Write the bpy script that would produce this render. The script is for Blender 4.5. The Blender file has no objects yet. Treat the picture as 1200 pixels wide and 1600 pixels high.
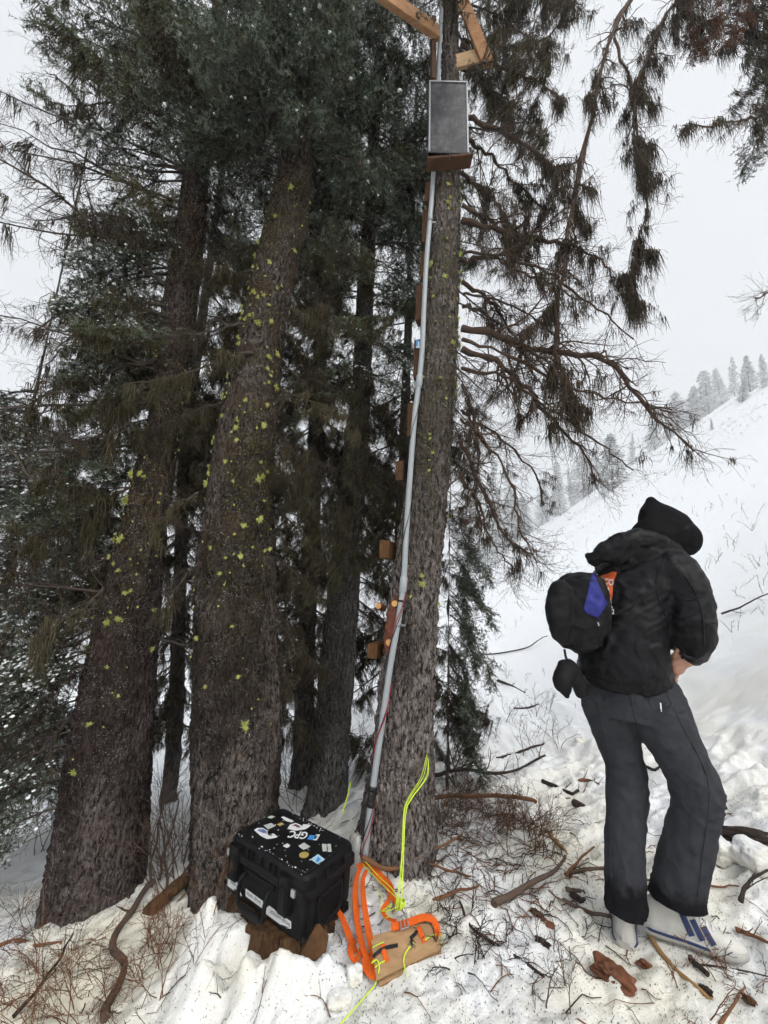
import bpy, math, random
import numpy as np
from mathutils import Vector, Matrix, Quaternion

SC = bpy.context.scene
COL = SC.collection
rng = np.random.default_rng(7)

# ------------------------------------------------------------------ camera
FPX, PITCH, ROLL = 640.0, math.radians(10.5), math.radians(2.5)
CAM = np.array([0.0, 0.0, 1.35])
cd = bpy.data.cameras.new('camera')
cd.sensor_fit = 'VERTICAL'; cd.sensor_height = 24.0; cd.lens = FPX / 1600 * 24.0
cd.clip_start = 0.05; cd.clip_end = 900
cam = bpy.data.objects.new('camera', cd); COL.objects.link(cam)
cam.matrix_world = Matrix.Translation(CAM.tolist()) @ Matrix.Rotation(math.pi / 2 + PITCH, 4, 'X') @ Matrix.Rotation(ROLL, 4, 'Z')
SC.camera = cam

# ------------------------------------------------------------------ overcast sky, veiled sun, exposure
SUN_EL, SUN_AZ = math.radians(48), math.radians(150)
w = bpy.data.worlds.new('World'); SC.world = w; w.use_nodes = True
nt = w.node_tree; nt.nodes.clear()
wo = nt.nodes.new('ShaderNodeOutputWorld'); bg = nt.nodes.new('ShaderNodeBackground')
sky = nt.nodes.new('ShaderNodeTexSky'); sky.sky_type = 'NISHITA'; sky.sun_disc = False
sky.sun_elevation = SUN_EL; sky.sun_rotation = SUN_AZ
sky.air_density = 1.0; sky.dust_density = 6.0; sky.ozone_density = 1.0; sky.altitude = 1900
hs = nt.nodes.new('ShaderNodeHueSaturation'); hs.inputs['Saturation'].default_value = 0.12
cl = nt.nodes.new('ShaderNodeMixRGB'); cl.inputs[0].default_value = 0.72      # closed cloud layer: mostly one even grey-white
cl.inputs[2].default_value = (8.6, 8.9, 9.3, 1)
nt.links.new(sky.outputs[0], hs.inputs['Color']); nt.links.new(hs.outputs[0], cl.inputs[1])
nt.links.new(cl.outputs[0], bg.inputs[0]); bg.inputs[1].default_value = 0.072
nt.links.new(bg.outputs[0], wo.inputs[0])
sl = bpy.data.lights.new('sun', 'SUN'); sl.energy = 1.5; sl.angle = math.radians(40); sl.color = (1, .97, .93)
sun = bpy.data.objects.new('sun', sl); COL.objects.link(sun)
# sun_rotation turns clockwise from +Y: direction towards the sun
sd = Vector((math.sin(SUN_AZ) * math.cos(SUN_EL), math.cos(SUN_AZ) * math.cos(SUN_EL), math.sin(SUN_EL)))
sun.rotation_euler = sd.to_track_quat('Z', 'Y').to_euler(); sun.location = (6, -8, 14)
vs = SC.view_settings; vs.view_transform = 'Standard'; vs.look = 'None'; vs.gamma = 1; vs.use_curve_mapping = False
vs.exposure = 0.80
SC.cycles.use_denoising = True
SC.cycles.max_bounces = 4; SC.cycles.diffuse_bounces = 3; SC.cycles.glossy_bounces = 2; SC.cycles.transmission_bounces = 2
SC.cycles.volume_bounces = 1; SC.cycles.transparent_max_bounces = 6
SC.cycles.use_adaptive_sampling = True; SC.cycles.adaptive_threshold = 0.05; SC.cycles.adaptive_min_samples = 8

# ------------------------------------------------------------------ survey: photograph pixel (1200 x 1600) -> point of the place
def _rx(a): c, s = math.cos(a), math.sin(a); return np.array([[1, 0, 0], [0, c, -s], [0, s, c]])
def _rz(a): c, s = math.cos(a), math.sin(a); return np.array([[c, -s, 0], [s, c, 0], [0, 0, 1]])
CM = _rx(math.pi / 2 + PITCH) @ _rz(ROLL)
def ray(px, py): return CM @ np.array([(px - 600) / FPX, (800 - py) / FPX, -1.0])
def P(px, py, Y):
    d = ray(px, py); return CAM + d * Y / d[1]
def G(px, py, up=0.0, mx=400):
    """where the sight line through a pixel meets the snow"""
    d = ray(px, py); t = np.geomspace(.6, mx, 420); q = CAM + d * t[:, None]
    below = q[:, 2] < hz(q[:, 0], q[:, 1]) + up
    if not below.any(): return q[-1]
    i = max(int(np.argmax(below)), 1); t = np.linspace(t[i - 1], t[i], 60); q = CAM + d * t[:, None]
    below = q[:, 2] < hz(q[:, 0], q[:, 1]) + up
    return q[int(np.argmax(below))] if below.any() else q[-1]

# ------------------------------------------------------------------ noise
def _hash(ix, iy, iz, seed):
    h = (ix.astype(np.int64) * 374761393 + iy.astype(np.int64) * 668265263 + iz.astype(np.int64) * 2147483647 + seed * 1274126177) & 0xFFFFFFFF
    h = ((h ^ (h >> 13)) * 1274126177) & 0xFFFFFFFF
    h = ((h ^ (h >> 16)) * 2246822519) & 0xFFFFFFFF
    return ((h ^ (h >> 15)) & 0xFFFFFF) / float(0xFFFFFF)
def noise(x, y, z=0.0, seed=0):
    x, y, z = np.broadcast_arrays(np.asarray(x, float), np.asarray(y, float), np.asarray(z, float))
    ix, iy, iz = np.floor(x), np.floor(y), np.floor(z)
    fx, fy, fz = x - ix, y - iy, z - iz
    fx = fx * fx * (3 - 2 * fx); fy = fy * fy * (3 - 2 * fy); fz = fz * fz * (3 - 2 * fz)
    r = 0
    for a in (0, 1):
        for b in (0, 1):
            for c in (0, 1):
                r = r + _hash(ix + a, iy + b, iz + c, seed) * (fx if a else 1 - fx) * (fy if b else 1 - fy) * (fz if c else 1 - fz)
    return r * 2 - 1
def fbm(x, y, z=0.0, oct=4, seed=0, gain=.5):
    r, a, f = 0, 1.0, 1.0
    for o in range(oct):
        r = r + a * noise(np.asarray(x) * f, np.asarray(y) * f, np.asarray(z) * f, seed + o * 17); a *= gain; f *= 2.03
    return r
def cells(x, y, z=0.0, seed=0):
    """distance to nearest / second nearest jittered lattice point"""
    x, y, z = np.broadcast_arrays(np.asarray(x, float), np.asarray(y, float), np.asarray(z, float))
    ix, iy, iz = np.floor(x), np.floor(y), np.floor(z)
    f1 = np.full(x.shape, 9.0); f2 = np.full(x.shape, 9.0)
    for a in (-1, 0, 1):
        for b in (-1, 0, 1):
            for c in (-1, 0, 1):
                qx, qy, qz = ix + a, iy + b, iz + c
                d = np.sqrt((qx + _hash(qx, qy, qz, seed) - x) ** 2 + (qy + _hash(qx, qy, qz, seed + 5) - y) ** 2 + (qz + _hash(qx, qy, qz, seed + 9) - z) ** 2)
                f2 = np.minimum(f2, np.maximum(f1, d)); f1 = np.minimum(f1, d)
    return f1, f2

# ------------------------------------------------------------------ mesh building
class Geo:
    def __init__(s): s.v = []; s.f = []; s.m = []; s.n = 0; s.sm = []
    def add(s, v, f, mat=0, smooth=True):
        v = np.asarray(v, float).reshape(-1, 3); f = np.asarray(f, np.int64)
        if len(f) == 0: return s
        s.v.append(v); s.f.append(f + s.n); s.m.append(np.full(len(f), mat, np.int32)); s.sm.append(np.full(len(f), smooth, bool)); s.n += len(v)
        return s
    def mesh(s, name, mats, origin=(0, 0, 0)):
        me = bpy.data.meshes.new(name)
        v = np.concatenate(s.v) - np.asarray(origin, float)
        me.vertices.add(len(v)); me.vertices.foreach_set('co', v.astype(np.float32).ravel())
        loops = np.concatenate([f.ravel() for f in s.f]).astype(np.int32)
        tot = np.concatenate([np.full(len(f), f.shape[1], np.int32) for f in s.f])
        st = np.concatenate([[0], np.cumsum(tot)[:-1]]).astype(np.int32)
        me.loops.add(len(loops)); me.loops.foreach_set('vertex_index', loops)
        me.polygons.add(len(tot)); me.polygons.foreach_set('loop_start', st)
        try: me.polygons.foreach_set('loop_total', tot)
        except Exception: pass
        me.polygons.foreach_set('material_index', np.concatenate(s.m)); me.polygons.foreach_set('use_smooth', np.concatenate(s.sm))
        for m in (mats if isinstance(mats, (list, tuple)) else [mats]): me.materials.append(m)
        me.update(calc_edges=True); me.validate()
        return me
    def build(s, name, mats, parent=None, origin=None):
        if origin is None: origin = worig(parent) if parent is not None else (0, 0, 0)
        me = s.mesh(name, mats, origin)
        o = bpy.data.objects.new(name, me); COL.objects.link(o)
        if parent is not None: o.parent = parent
        else: o.location = origin
        return o
def worig(o):
    p = np.zeros(3)
    while o is not None: p = p + np.array(o.location); o = o.parent
    return p
def tag(o, label=None, cat=None, group=None, kind=None):
    if label: o['label'] = label
    if cat: o['category'] = cat
    if group: o['group'] = group
    if kind: o['kind'] = kind
    return o
def thing(name, label, cat, loc, group=None):
    o = bpy.data.objects.new(name, None); COL.objects.link(o); o.location = Vector([float(c) for c in loc]); o.empty_display_size = .1
    return tag(o, label, cat, group)
def inst(name, me, parent, mat4):
    o = bpy.data.objects.new(name, me); COL.objects.link(o); o.parent = parent; o.matrix_local = mat4; return o
def copy_thing(src, loc, rz=0, sc=1, label=None):
    r = src.copy(); COL.objects.link(r); r.location = Vector([float(c) for c in loc]); r.rotation_euler = (0, 0, rz); r.scale = (sc, sc, sc)
    if label: r['label'] = label
    for ch in src.children:
        c = ch.copy(); COL.objects.link(c); c.parent = r
    return r

TMP = bpy.data.scenes.new('workbench')
def evaluated_mesh(ob):
    """mesh of an object with its modifiers applied, worked out in a scratch scene"""
    TMP.collection.objects.link(ob); vl = TMP.view_layers[0]; vl.update(); dg = vl.depsgraph; dg.update()
    me = bpy.data.meshes.new_from_object(ob.evaluated_get(dg)); bpy.data.objects.remove(ob); return me
def nrm(a):
    a = np.asarray(a, float); return a / np.maximum(np.linalg.norm(a, axis=-1, keepdims=True), 1e-9)
def tubes(Pl, R, m=4, cap=True):
    """Pl (n,k,3) polylines, R (n,k) radii -> verts, quads, cap tris"""
    Pl = np.asarray(Pl, float); R = np.asarray(R, float)
    n, k, _ = Pl.shape
    T = np.empty_like(Pl); T[:, 1:-1] = Pl[:, 2:] - Pl[:, :-2]; T[:, 0] = Pl[:, 1] - Pl[:, 0]; T[:, -1] = Pl[:, -1] - Pl[:, -2]
    T = nrm(T)
    ref = np.where(np.abs(nrm(Pl[:, -1] - Pl[:, 0])[:, 2:3]) > .8, np.array([[1.0, .1, .05]]), np.array([[.05, .1, 1.0]]))[:, None, :]
    A = nrm(np.cross(T, ref)); B = np.cross(T, A)
    an = np.arange(m) * 2 * np.pi / m
    V = Pl[:, :, None, :] + R[:, :, None, None] * (np.cos(an)[None, None, :, None] * A[:, :, None, :] + np.sin(an)[None, None, :, None] * B[:, :, None, :])
    V = V.reshape(-1, 3)
    base = (np.arange(n) * k * m)[:, None, None] + (np.arange(k - 1) * m)[None, :, None] + np.arange(m)[None, None, :]
    nx = (np.arange(n) * k * m)[:, None, None] + (np.arange(k - 1) * m)[None, :, None] + ((np.arange(m) + 1) % m)[None, None, :]
    Q = np.stack([base, nx, nx + m, base + m], -1).reshape(-1, 4)[:, ::-1]
    return V, Q
def tube(g, pts, rad, m=10, mat=0, caps=True, smooth=True):
    pts = np.asarray(pts, float); k = len(pts); rad = np.broadcast_to(np.asarray(rad, float), (k,))
    V, Q = tubes(pts[None], rad[None], m)
    g.add(V, Q, mat, smooth)
    if caps:
        for e, r in ((0, 1), (k - 1, -1)):
            ring = V[e * m:(e + 1) * m]; c = pts[e]
            f = np.array([[i, (i + 1) % m, m] for i in range(m)])[:, ::r]
            g.add(np.vstack([ring, c]), f, mat, False)
    return g
def spline(pts, n):
    """Catmull-Rom through pts, n samples"""
    p = np.asarray(pts, float)
    if len(p) < 3: return p[0] + (p[-1] - p[0]) * np.linspace(0, 1, n)[:, None]
    q = np.vstack([2 * p[0] - p[1], p, 2 * p[-1] - p[-2]])
    s = np.linspace(0, len(p) - 1 - 1e-6, n); i = s.astype(int); t = (s - i)[:, None]
    a, b, c, d = q[i], q[i + 1], q[i + 2], q[i + 3]
    return .5 * (2 * b + (c - a) * t + (2 * a - 5 * b + 4 * c - d) * t * t + (3 * b - a - 3 * c + d) * t ** 3)
def box_v(c, s, M3=None, bev=0.0):
    """box with chamfered edges: returns verts, list of faces (quads) ; c centre, s full size, M3 columns = axes"""
    h = np.asarray(s, float) / 2; b = min(bev, h.min() * .9) if bev else 0
    if M3 is None: M3 = np.eye(3)
    vs, fs = [], []
    if not b:
        vs = np.array([[x, y, z] for x in (-1, 1) for y in (-1, 1) for z in (-1, 1)]) * h
        fs = [[0, 1, 3, 2], [4, 6, 7, 5], [0, 4, 5, 1], [2, 3, 7, 6], [0, 2, 6, 4], [1, 5, 7, 3]]
        return np.asarray(c) + vs @ np.asarray(M3).T, [np.array(fs)]
    idx = {}
    for sx in (-1, 1):
        for sy in (-1, 1):
            for sz in (-1, 1):
                for ax in range(3):
                    v = np.array([sx, sy, sz]) * (h - b); v[ax] = (sx, sy, sz)[ax] * h[ax]
                    idx[(sx, sy, sz, ax)] = len(vs); vs.append(v)
    q, t = [], []
    for ax in range(3):
        o = [a for a in range(3) if a != ax]
        for sg in (-1, 1):
            def key(a, bb):
                k = [0, 0, 0]; k[ax] = sg; k[o[0]] = a; k[o[1]] = bb; return tuple(k) + (ax,)
            q.append([idx[key(-1, -1)], idx[key(1, -1)], idx[key(1, 1)], idx[key(-1, 1)]])
        for s0 in (-1, 1):
            for s1 in (-1, 1):
                def kk(e, which):
                    k = [0, 0, 0]; k[ax] = e; k[o[0]] = s0; k[o[1]] = s1; return tuple(k) + (o[which],)
                q.append([idx[kk(-1, 0)], idx[kk(1, 0)], idx[kk(1, 1)], idx[kk(-1, 1)]])
    for sx in (-1, 1):
        for sy in (-1, 1):
            for sz in (-1, 1): t.append([idx[(sx, sy, sz, 0)], idx[(sx, sy, sz, 1)], idx[(sx, sy, sz, 2)]])
    vs = np.array(vs); q = np.array(q); t = np.array(t)
    # orient outward
    def orient(f):
        p = vs[f]; nn = np.cross(p[:, 1] - p[:, 0], p[:, 2] - p[:, 0]); flip = (nn * p.mean(1)).sum(1) < 0
        f = f.copy(); f[flip] = f[flip][:, ::-1]; return f
    return np.asarray(c) + vs @ np.asarray(M3).T, [orient(q), orient(t)]
def abox(g, c, s, M3=None, bev=0.0, mat=0):
    v, fl = box_v(c, s, M3, bev)
    n0 = g.n
    for i, f in enumerate(fl):
        if i == 0: g.add(v, f, mat, False)
        else:
            g.f.append(f + n0); g.m.append(np.full(len(f), mat, np.int32)); g.sm.append(np.zeros(len(f), bool))
    return g
def frame3(x, up=(0, 0, 1)):
    """columns: x along given direction, z as near up as possible"""
    x = nrm(x); y = nrm(np.cross(up, x)); z = np.cross(x, y); return np.stack([x, y, z], 1)
def loft(g, rings, mat=0, caps=True, smooth=True, closed=True):
    rings = np.asarray(rings, float); k, m, _ = rings.shape
    i = np.arange(k - 1)[:, None] * m; j = np.arange(m)[None, :] if closed else np.arange(m - 1)[None, :]; jn = (j + 1) % m
    Q = np.stack([i + j, i + jn, i + m + jn, i + m + j], -1).reshape(-1, 4)
    g.add(rings.reshape(-1, 3), Q, mat, smooth)
    if caps:
        for e, r in ((0, -1), (k - 1, 1)):
            c = rings[e].mean(0); f = np.array([[a, (a + 1) % m, m] for a in range(m)])[:, ::r]
            g.add(np.vstack([rings[e], c]), f, mat, smooth)
    return g

# ------------------------------------------------------------------ materials
class NT:
    def __init__(s, name):
        s.m = bpy.data.materials.new(name); s.m.use_nodes = True; s.t = s.m.node_tree; s.b = s.t.nodes['Principled BSDF']
        s.tc = None
    def n(s, ty, **kw):
        nd = s.t.nodes.new('ShaderNode' + ty)
        for k, v in kw.items():
            if k.startswith('i_'):
                key = k[2:]; key = int(key) if key.isdigit() else key.replace('_', ' ')
                s.set(nd.inputs[key], v)
            else: setattr(nd, k, v)
        return nd
    def set(s, inp, v):
        if hasattr(v, 'is_output') or isinstance(v, bpy.types.NodeSocket): s.t.links.new(v, inp)
        elif isinstance(v, (tuple, list)) and len(v) == 3 and inp.type == 'RGBA': inp.default_value = (*v, 1)
        else: inp.default_value = v
    def co(s, kind='Object', scale=(1, 1, 1)):
        if s.tc is None: s.tc = s.n('TexCoord')
        mp = s.n('Mapping'); s.t.links.new(s.tc.outputs[kind], mp.inputs[0]); mp.inputs['Scale'].default_value = scale; return mp.outputs[0]
    def noise(s, vec, scale, detail=4, rough=.55, dist=0):
        nd = s.n('TexNoise', i_Scale=scale, i_Detail=detail, i_Roughness=rough, i_Distortion=dist); s.t.links.new(vec, nd.inputs['Vector']); return nd.outputs['Fac']
    def vor(s, vec, scale, feat='F1', out='Distance'):
        nd = s.n('TexVoronoi', feature=feat, i_Scale=scale); s.t.links.new(vec, nd.inputs['Vector']); return nd.outputs[out]
    def ramp(s, fac, stops, interp='LINEAR'):
        nd = s.n('ValToRGB'); s.t.links.new(fac, nd.inputs[0]); e = nd.color_ramp.elements; nd.color_ramp.interpolation = interp
        while len(e) < len(stops): e.new(.5)
        for el, (p, c) in zip(e, stops):
            el.position = p; el.color = (*c, 1) if isinstance(c, (tuple, list)) else (c, c, c, 1)
        return nd.outputs[0]
    def mix(s, fac, a, b, mode='MIX'):
        nd = s.n('MixRGB', blend_type=mode); s.set(nd.inputs[0], fac); s.set(nd.inputs[1], a); s.set(nd.inputs[2], b); return nd.outputs[0]
    def math(s, op, a, b=0.0):
        nd = s.n('Math', operation=op); s.set(nd.inputs[0], a); s.set(nd.inputs[1], b); return nd.outputs[0]
    def bump(s, h, strength=.5, dist=.01):
        nd = s.n('Bump', i_Strength=strength, i_Distance=dist); s.t.links.new(h, nd.inputs['Height']); s.t.links.new(nd.outputs[0], s.b.inputs['Normal']); return nd
    def base(s, c): s.set(s.b.inputs['Base Color'], c); return s
    def rough(s, r): s.set(s.b.inputs['Roughness'], r); return s
    def spec(s, v): s.b.inputs['Specular IOR Level'].default_value = v; return s

def simple(name, col, rough=.6, var=.15, scale=20, spec=.4, metal=0, bump=0, bscale=60):
    a = NT(name); v = a.co()
    f = a.noise(v, scale, 5)
    a.base(a.mix(a.ramp(f, [(.3, 0), (.7, 1)]), tuple(c * (1 - var) for c in col), tuple(min(1, c * (1 + var)) for c in col)))
    a.rough(rough).spec(spec); a.b.inputs['Metallic'].default_value = metal
    if bump: a.bump(a.noise(v, bscale, 4), bump, .004)
    return a.m

# ------------------------------------------------------------------ ground: snow slope
_kx = np.array([-200, -60, -10, -3, -1.65, -.8, -.25, .2, .8, 1.3, 1.9, 2.6, 4, 8, 100, 126, 240.])
_kz = np.array([-16, -13, -3.0, -.98, -.56, -.44, -.24, -.09, -.02, 0, .12, .42, 1.25, 3.9, 70.1, 75, 75.])
_tx = np.linspace(-200, 240, 44001)
_tz = np.interp(_tx, _kx, _kz)
_ker = np.exp(-.5 * (np.arange(-40, 41) / 14.0) ** 2); _ker /= _ker.sum()
_tzs = np.convolve(np.pad(_tz, 40, mode='edge'), _ker, mode='valid')
_tzs[:60] = _tz[:60]; _tzs[-60:] = _tz[-60:]
ST = np.array([-.43, 2.30]); BOXZ = -.181
def sstep(a, b, x):
    t = np.clip((np.asarray(x, float) - a) / (b - a), 0, 1); return t * t * (3 - 2 * t)
def hz(x, y):
    x = np.asarray(x, float); y = np.asarray(y, float)
    z = np.interp(x, _tx, _tzs)
    far = sstep(4, 14, y)
    z = z - .09 * np.maximum(y - 3, 0)
    z = z - .25 * np.maximum(y - 142 - 4 * noise(x * .05, y * 0 + 3, seed=91), 0)                 # crest
    z = z + far * (.5 * fbm(x * .09, y * .09, oct=3, seed=5)) + sstep(2.5, 6, np.hypot(x, y)) * .06 * fbm(x * .6, y * .6, oct=3, seed=6)
    # snow lodged against the rotten stump
    lump = 1 + .55 * fbm(x * 9, y * 9, oct=3, seed=23)
    z = z + lump * (.24 * np.exp(-(((x + .70) / .17) ** 2 + ((y - 2.16) / .15) ** 2)) + .16 * np.exp(-(((x + .42) / .26) ** 2 + ((y - 1.94) / .085) ** 2)))
    # drifted and trampled relief
    near = np.exp(-((np.hypot(x, y - 2.2) / 6) ** 4))
    z = z + near * (.028 * fbm(x * 3.1, y * 3.1, oct=3, seed=21))
    z = z + .22 * np.exp(-(((x + .08) / .17) ** 2 + ((y - 2.52) / .12) ** 2))                      # snow heaped at the pipe foot
    z = z + .10 * np.exp(-(((x - 2.0) / .45) ** 2 + ((y - 2.35) / .25) ** 2))
    return z

def mat_snow():
    a = NT('snow'); v = a.co()
    n1 = a.noise(v, 1.3, 5); n2 = a.noise(v, 9, 5, .6); n3 = a.noise(v, 70, 4, .7)
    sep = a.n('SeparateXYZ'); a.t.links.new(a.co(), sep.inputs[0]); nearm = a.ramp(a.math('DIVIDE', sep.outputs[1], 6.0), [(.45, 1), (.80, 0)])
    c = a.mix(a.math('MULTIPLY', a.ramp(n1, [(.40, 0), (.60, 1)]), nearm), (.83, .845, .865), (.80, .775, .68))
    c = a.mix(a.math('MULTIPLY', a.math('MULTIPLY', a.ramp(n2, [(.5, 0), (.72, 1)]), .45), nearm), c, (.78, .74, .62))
    gx = a.n('VectorMath', operation='DISTANCE'); a.t.links.new(a.co(), gx.inputs[0]); gx.inputs[1].default_value = (-1.25, 2.35, -.5)
    c = a.mix(a.math('MULTIPLY', a.ramp(a.math('ADD', gx.outputs['Value'], a.math('MULTIPLY', n2, .5)), [(.55, .9), (1.0, 0)]), .8), c, (.80, .755, .60))   # bark and lichen tannin in the old snow
    # fallen needle dust, only where the trees stand
    sp = a.ramp(a.noise(v, 130, 2, .5), [(.66, 0), (.72, 1)])
    sp = a.math('MULTIPLY', a.math('MULTIPLY', sp, a.ramp(a.noise(v, 3.1, 3), [(.42, 0), (.62, .8)])), nearm)
    c = a.mix(sp, c, (.16, .12, .08))
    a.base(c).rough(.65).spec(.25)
    a.b.inputs['Subsurface Weight'].default_value = 0.0
    hgt = a.math('ADD', a.math('MULTIPLY', n2, .5), a.math('MULTIPLY', n3, .5))
    a.bump(hgt, .8, .02)
    return a.m
M_SNOW = mat_snow()

def build_ground():
    def axis(a, b, st, lo, hi, g):
        c = list(np.arange(a, b, st)); s = st; x = c[-1]
        while x < hi: s *= g; x += s; c.append(x)
        s = st; x = a; l = []
        while x > lo: s *= g; x -= s; l.append(x)
        return np.array(l[::-1] + c)
    xs = axis(-2.3, 2.5, .0135, -84, 165, 1.08); ys = axis(1.45, 3.6, .0135, -28, 205, 1.07)
    X, Y = np.meshgrid(xs, ys, indexing='ij')
    Z = hz(X, Y)
    near = np.exp(-((np.hypot(X, Y - 2.2) / 4.5) ** 4))
    f1, f2 = cells(X * 11, Y * 11, 0, 31)
    clod = np.clip(.55 - f1, 0, 1)
    tramp = sstep(-.1, .5, fbm(X * 1.2, Y * 1.2, oct=2, seed=33) + .15)
    Z = Z + near * tramp * .045 * clod + near * .018 * fbm(X * 13, Y * 13, oct=4, seed=35, gain=.6)
    # boot prints on the beaten track behind the person
    r2 = np.random.default_rng(4)
    for i in range(46):
        if i < 26: cx, cy = r2.uniform(1.0, 2.6), r2.uniform(2.2, 4.0)
        else: cx, cy = r2.uniform(.4, 3.0), r2.uniform(1.6, 2.6)
        a = r2.uniform(-.6, .6); c, s = math.cos(a), math.sin(a)
        u = ((X - cx) * c + (Y - cy) * s) / .15; q = (-(X - cx) * s + (Y - cy) * c) / .06
        d2 = u * u + q * q
        Z = Z - .026 * np.exp(-d2 ** 2) + .010 * np.exp(-((np.sqrt(d2) - 1.35) / .3) ** 2)
    for (ax_, ay_, bx_, by_) in ((1.17, 1.985, 1.47, 1.865), (1.02, 1.88, 1.14, 2.12)):
        t_ = np.clip(((X - ax_) * (bx_ - ax_) + (Y - ay_) * (by_ - ay_)) / ((bx_ - ax_) ** 2 + (by_ - ay_) ** 2), 0, 1); dd = np.hypot(X - ax_ - t_ * (bx_ - ax_), Y - ay_ - t_ * (by_ - ay_))
        k_ = np.exp(-(dd / .085) ** 4); Z = Z * (1 - k_) + (hz(X, Y) * 0 + float(hz(ax_, ay_)) - .004) * k_
    # keep clear of the case standing on the stump
    Z = np.where((Z > BOXZ - .012) & (np.hypot(X + .386, Y - 2.338) < .34) , BOXZ - .012 , Z)
    global GROUND_Z
    def GROUND_Z(x, y):
        i = np.clip(np.searchsorted(xs, x) - 1, 0, len(xs) - 2); j = np.clip(np.searchsorted(ys, y) - 1, 0, len(ys) - 2)
        u = (x - xs[i]) / (xs[i + 1] - xs[i]); v = (y - ys[j]) / (ys[j + 1] - ys[j])
        return Z[i, j] * (1 - u) * (1 - v) + Z[i + 1, j] * u * (1 - v) + Z[i, j + 1] * (1 - u) * v + Z[i + 1, j + 1] * u * v
    nx, ny = len(xs), len(ys)
    V = np.stack([X, Y, Z], -1).reshape(-1, 3)
    i = np.arange(nx - 1)[:, None] * ny + np.arange(ny - 1)[None, :]
    Q = np.stack([i, i + ny, i + ny + 1, i + 1], -1).reshape(-1, 4)
    g = Geo(); g.add(V, Q)
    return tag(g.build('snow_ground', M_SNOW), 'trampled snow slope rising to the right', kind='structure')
build_ground()

# ------------------------------------------------------------------ bark and plant materials
def mat_bark(name, dark, mid, light, moss, lt=.44):
    a = NT(name); v = a.co(); vs_ = a.co('Object', (1, 1, .35))
    sep = a.n('SeparateXYZ'); a.t.links.new(v, sep.inputs[0])
    n2 = a.noise(vs_, 55, 6, .75); n3 = a.noise(v, 210, 2, .6); big = a.noise(vs_, 1.7, 3); n5 = a.noise(v, 6.5, 3)
    c = a.mix(a.ramp(n2, [(.38, 0), (.62, 1)]), dark, mid)
    c = a.mix(a.math('MULTIPLY', a.math('MULTIPLY', a.ramp(big, [(lt, 0), (lt + .11, 1)]), a.ramp(a.math('DIVIDE', sep.outputs[2], 6.0), [(.12, 1), (.45, .45)])), a.ramp(n2, [(.42, 0), (.58, 1)])), c, light)      # pale weathered flakes
    c = a.mix(a.math('MULTIPLY', a.ramp(n5, [(.52, 0), (.66, .75)]), a.ramp(n2, [(.35, .3), (.6, 1)])), c, tuple(x * 1.5 for x in mid))
    hi = a.ramp(a.math('DIVIDE', sep.outputs[2], 6.0), [(.15, 0), (.6, 1)])
    c = a.mix(a.math('MULTIPLY', a.math('MULTIPLY', hi, .75), a.ramp(n5, [(.38, 0), (.6, 1)])), c, moss)
    fl = a.math('MULTIPLY', a.ramp(n3, [(.64, 0), (.67, 1)]), a.ramp(a.noise(v, 8, 2), [(.42, .15), (.60, 1)]))
    c = a.mix(fl, c, (.60, .62, .64))                                        # grains of snow caught in the bark
    lk = a.math('MULTIPLY', a.math('MULTIPLY', a.ramp(a.noise(v, 100, 2), [(.62, 0), (.66, 1)]), a.ramp(big, [(.40, 1), (.56, 0)])), hi)
    c = a.mix(lk, c, (.30, .31, .05))
    a.base(c).rough(.85).spec(.07)
    cr = a.n('TexVoronoi', feature='DISTANCE_TO_EDGE', i_Scale=34); a.t.links.new(vs_, cr.inputs['Vector'])
    h = a.math('ADD', a.math('MULTIPLY', a.ramp(cr.outputs['Distance'], [(0, 0), (.22, 1)]), .7), n2)
    a.bump(h, 1.0, .02)
    return a.m
M_BARK_L = mat_bark('bark_brown', (.009, .006, .0055), (.054, .037, .033), (.17, .14, .13), (.048, .031, .018), .49)
M_BARK_M = mat_bark('bark_dark', (.009, .007, .006), (.048, .035, .029), (.21, .175, .155), (.052, .036, .018))
M_BARK_R = mat_bark('bark_grey', (.013, .010, .009), (.075, .060, .055), (.33, .285, .26), (.065, .055, .038), .38)
M_BARK_B = mat_bark('bark_slate', (.028, .024, .023), (.070, .062, .060), (.19, .18, .175), (.05, .045, .035))

def mat_leaf(name, c0, c1, rough=.6, scale=6):
    a = NT(name); oi = a.n('ObjectInfo'); ge = a.n('NewGeometry')
    f = a.math('ADD', a.math('MULTIPLY', ge.outputs['Random Per Island'], .55), a.math('MULTIPLY', oi.outputs['Random'], .45))
    a.base(a.mix(f, c0, c1)).rough(rough).spec(.07)
    return a.m
M_NEEDLE = mat_leaf('needles', (.026, .040, .027), (.075, .102, .068))
M_NEEDLE_T = mat_leaf('needles_young_and_hazed', (.105, .130, .096), (.21, .24, .185))  # young needles on near boughs; on far crowns the pale tone imitates haze
M_NEEDLE2 = mat_leaf('needles_olive', (.050, .058, .030), (.115, .126, .064))
M_NEEDLE_RED = mat_leaf('needles_dead', (.075, .028, .016), (.14, .062, .035))
M_TWIG = mat_leaf('twig', (.035, .026, .022), (.095, .078, .068), .8)
M_TWIG_RED = mat_leaf('twig_red', (.055, .036, .027), (.115, .080, .062), .75)
M_BEARD = mat_leaf('beard_lichen', (.030, .025, .014), (.088, .075, .042), .9)
M_BEARD_D = mat_leaf('beard_lichen_dark', (.026, .020, .014), (.070, .055, .036), .9)
M_WOLF = mat_leaf('wolf_lichen', (.26, .29, .06), (.74, .75, .26), .85, scale=40)
M_SNOWBIT = simple('snow_clump', (.83, .85, .87), .7, .04, 30, .2, bump=.4, bscale=90)

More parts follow.
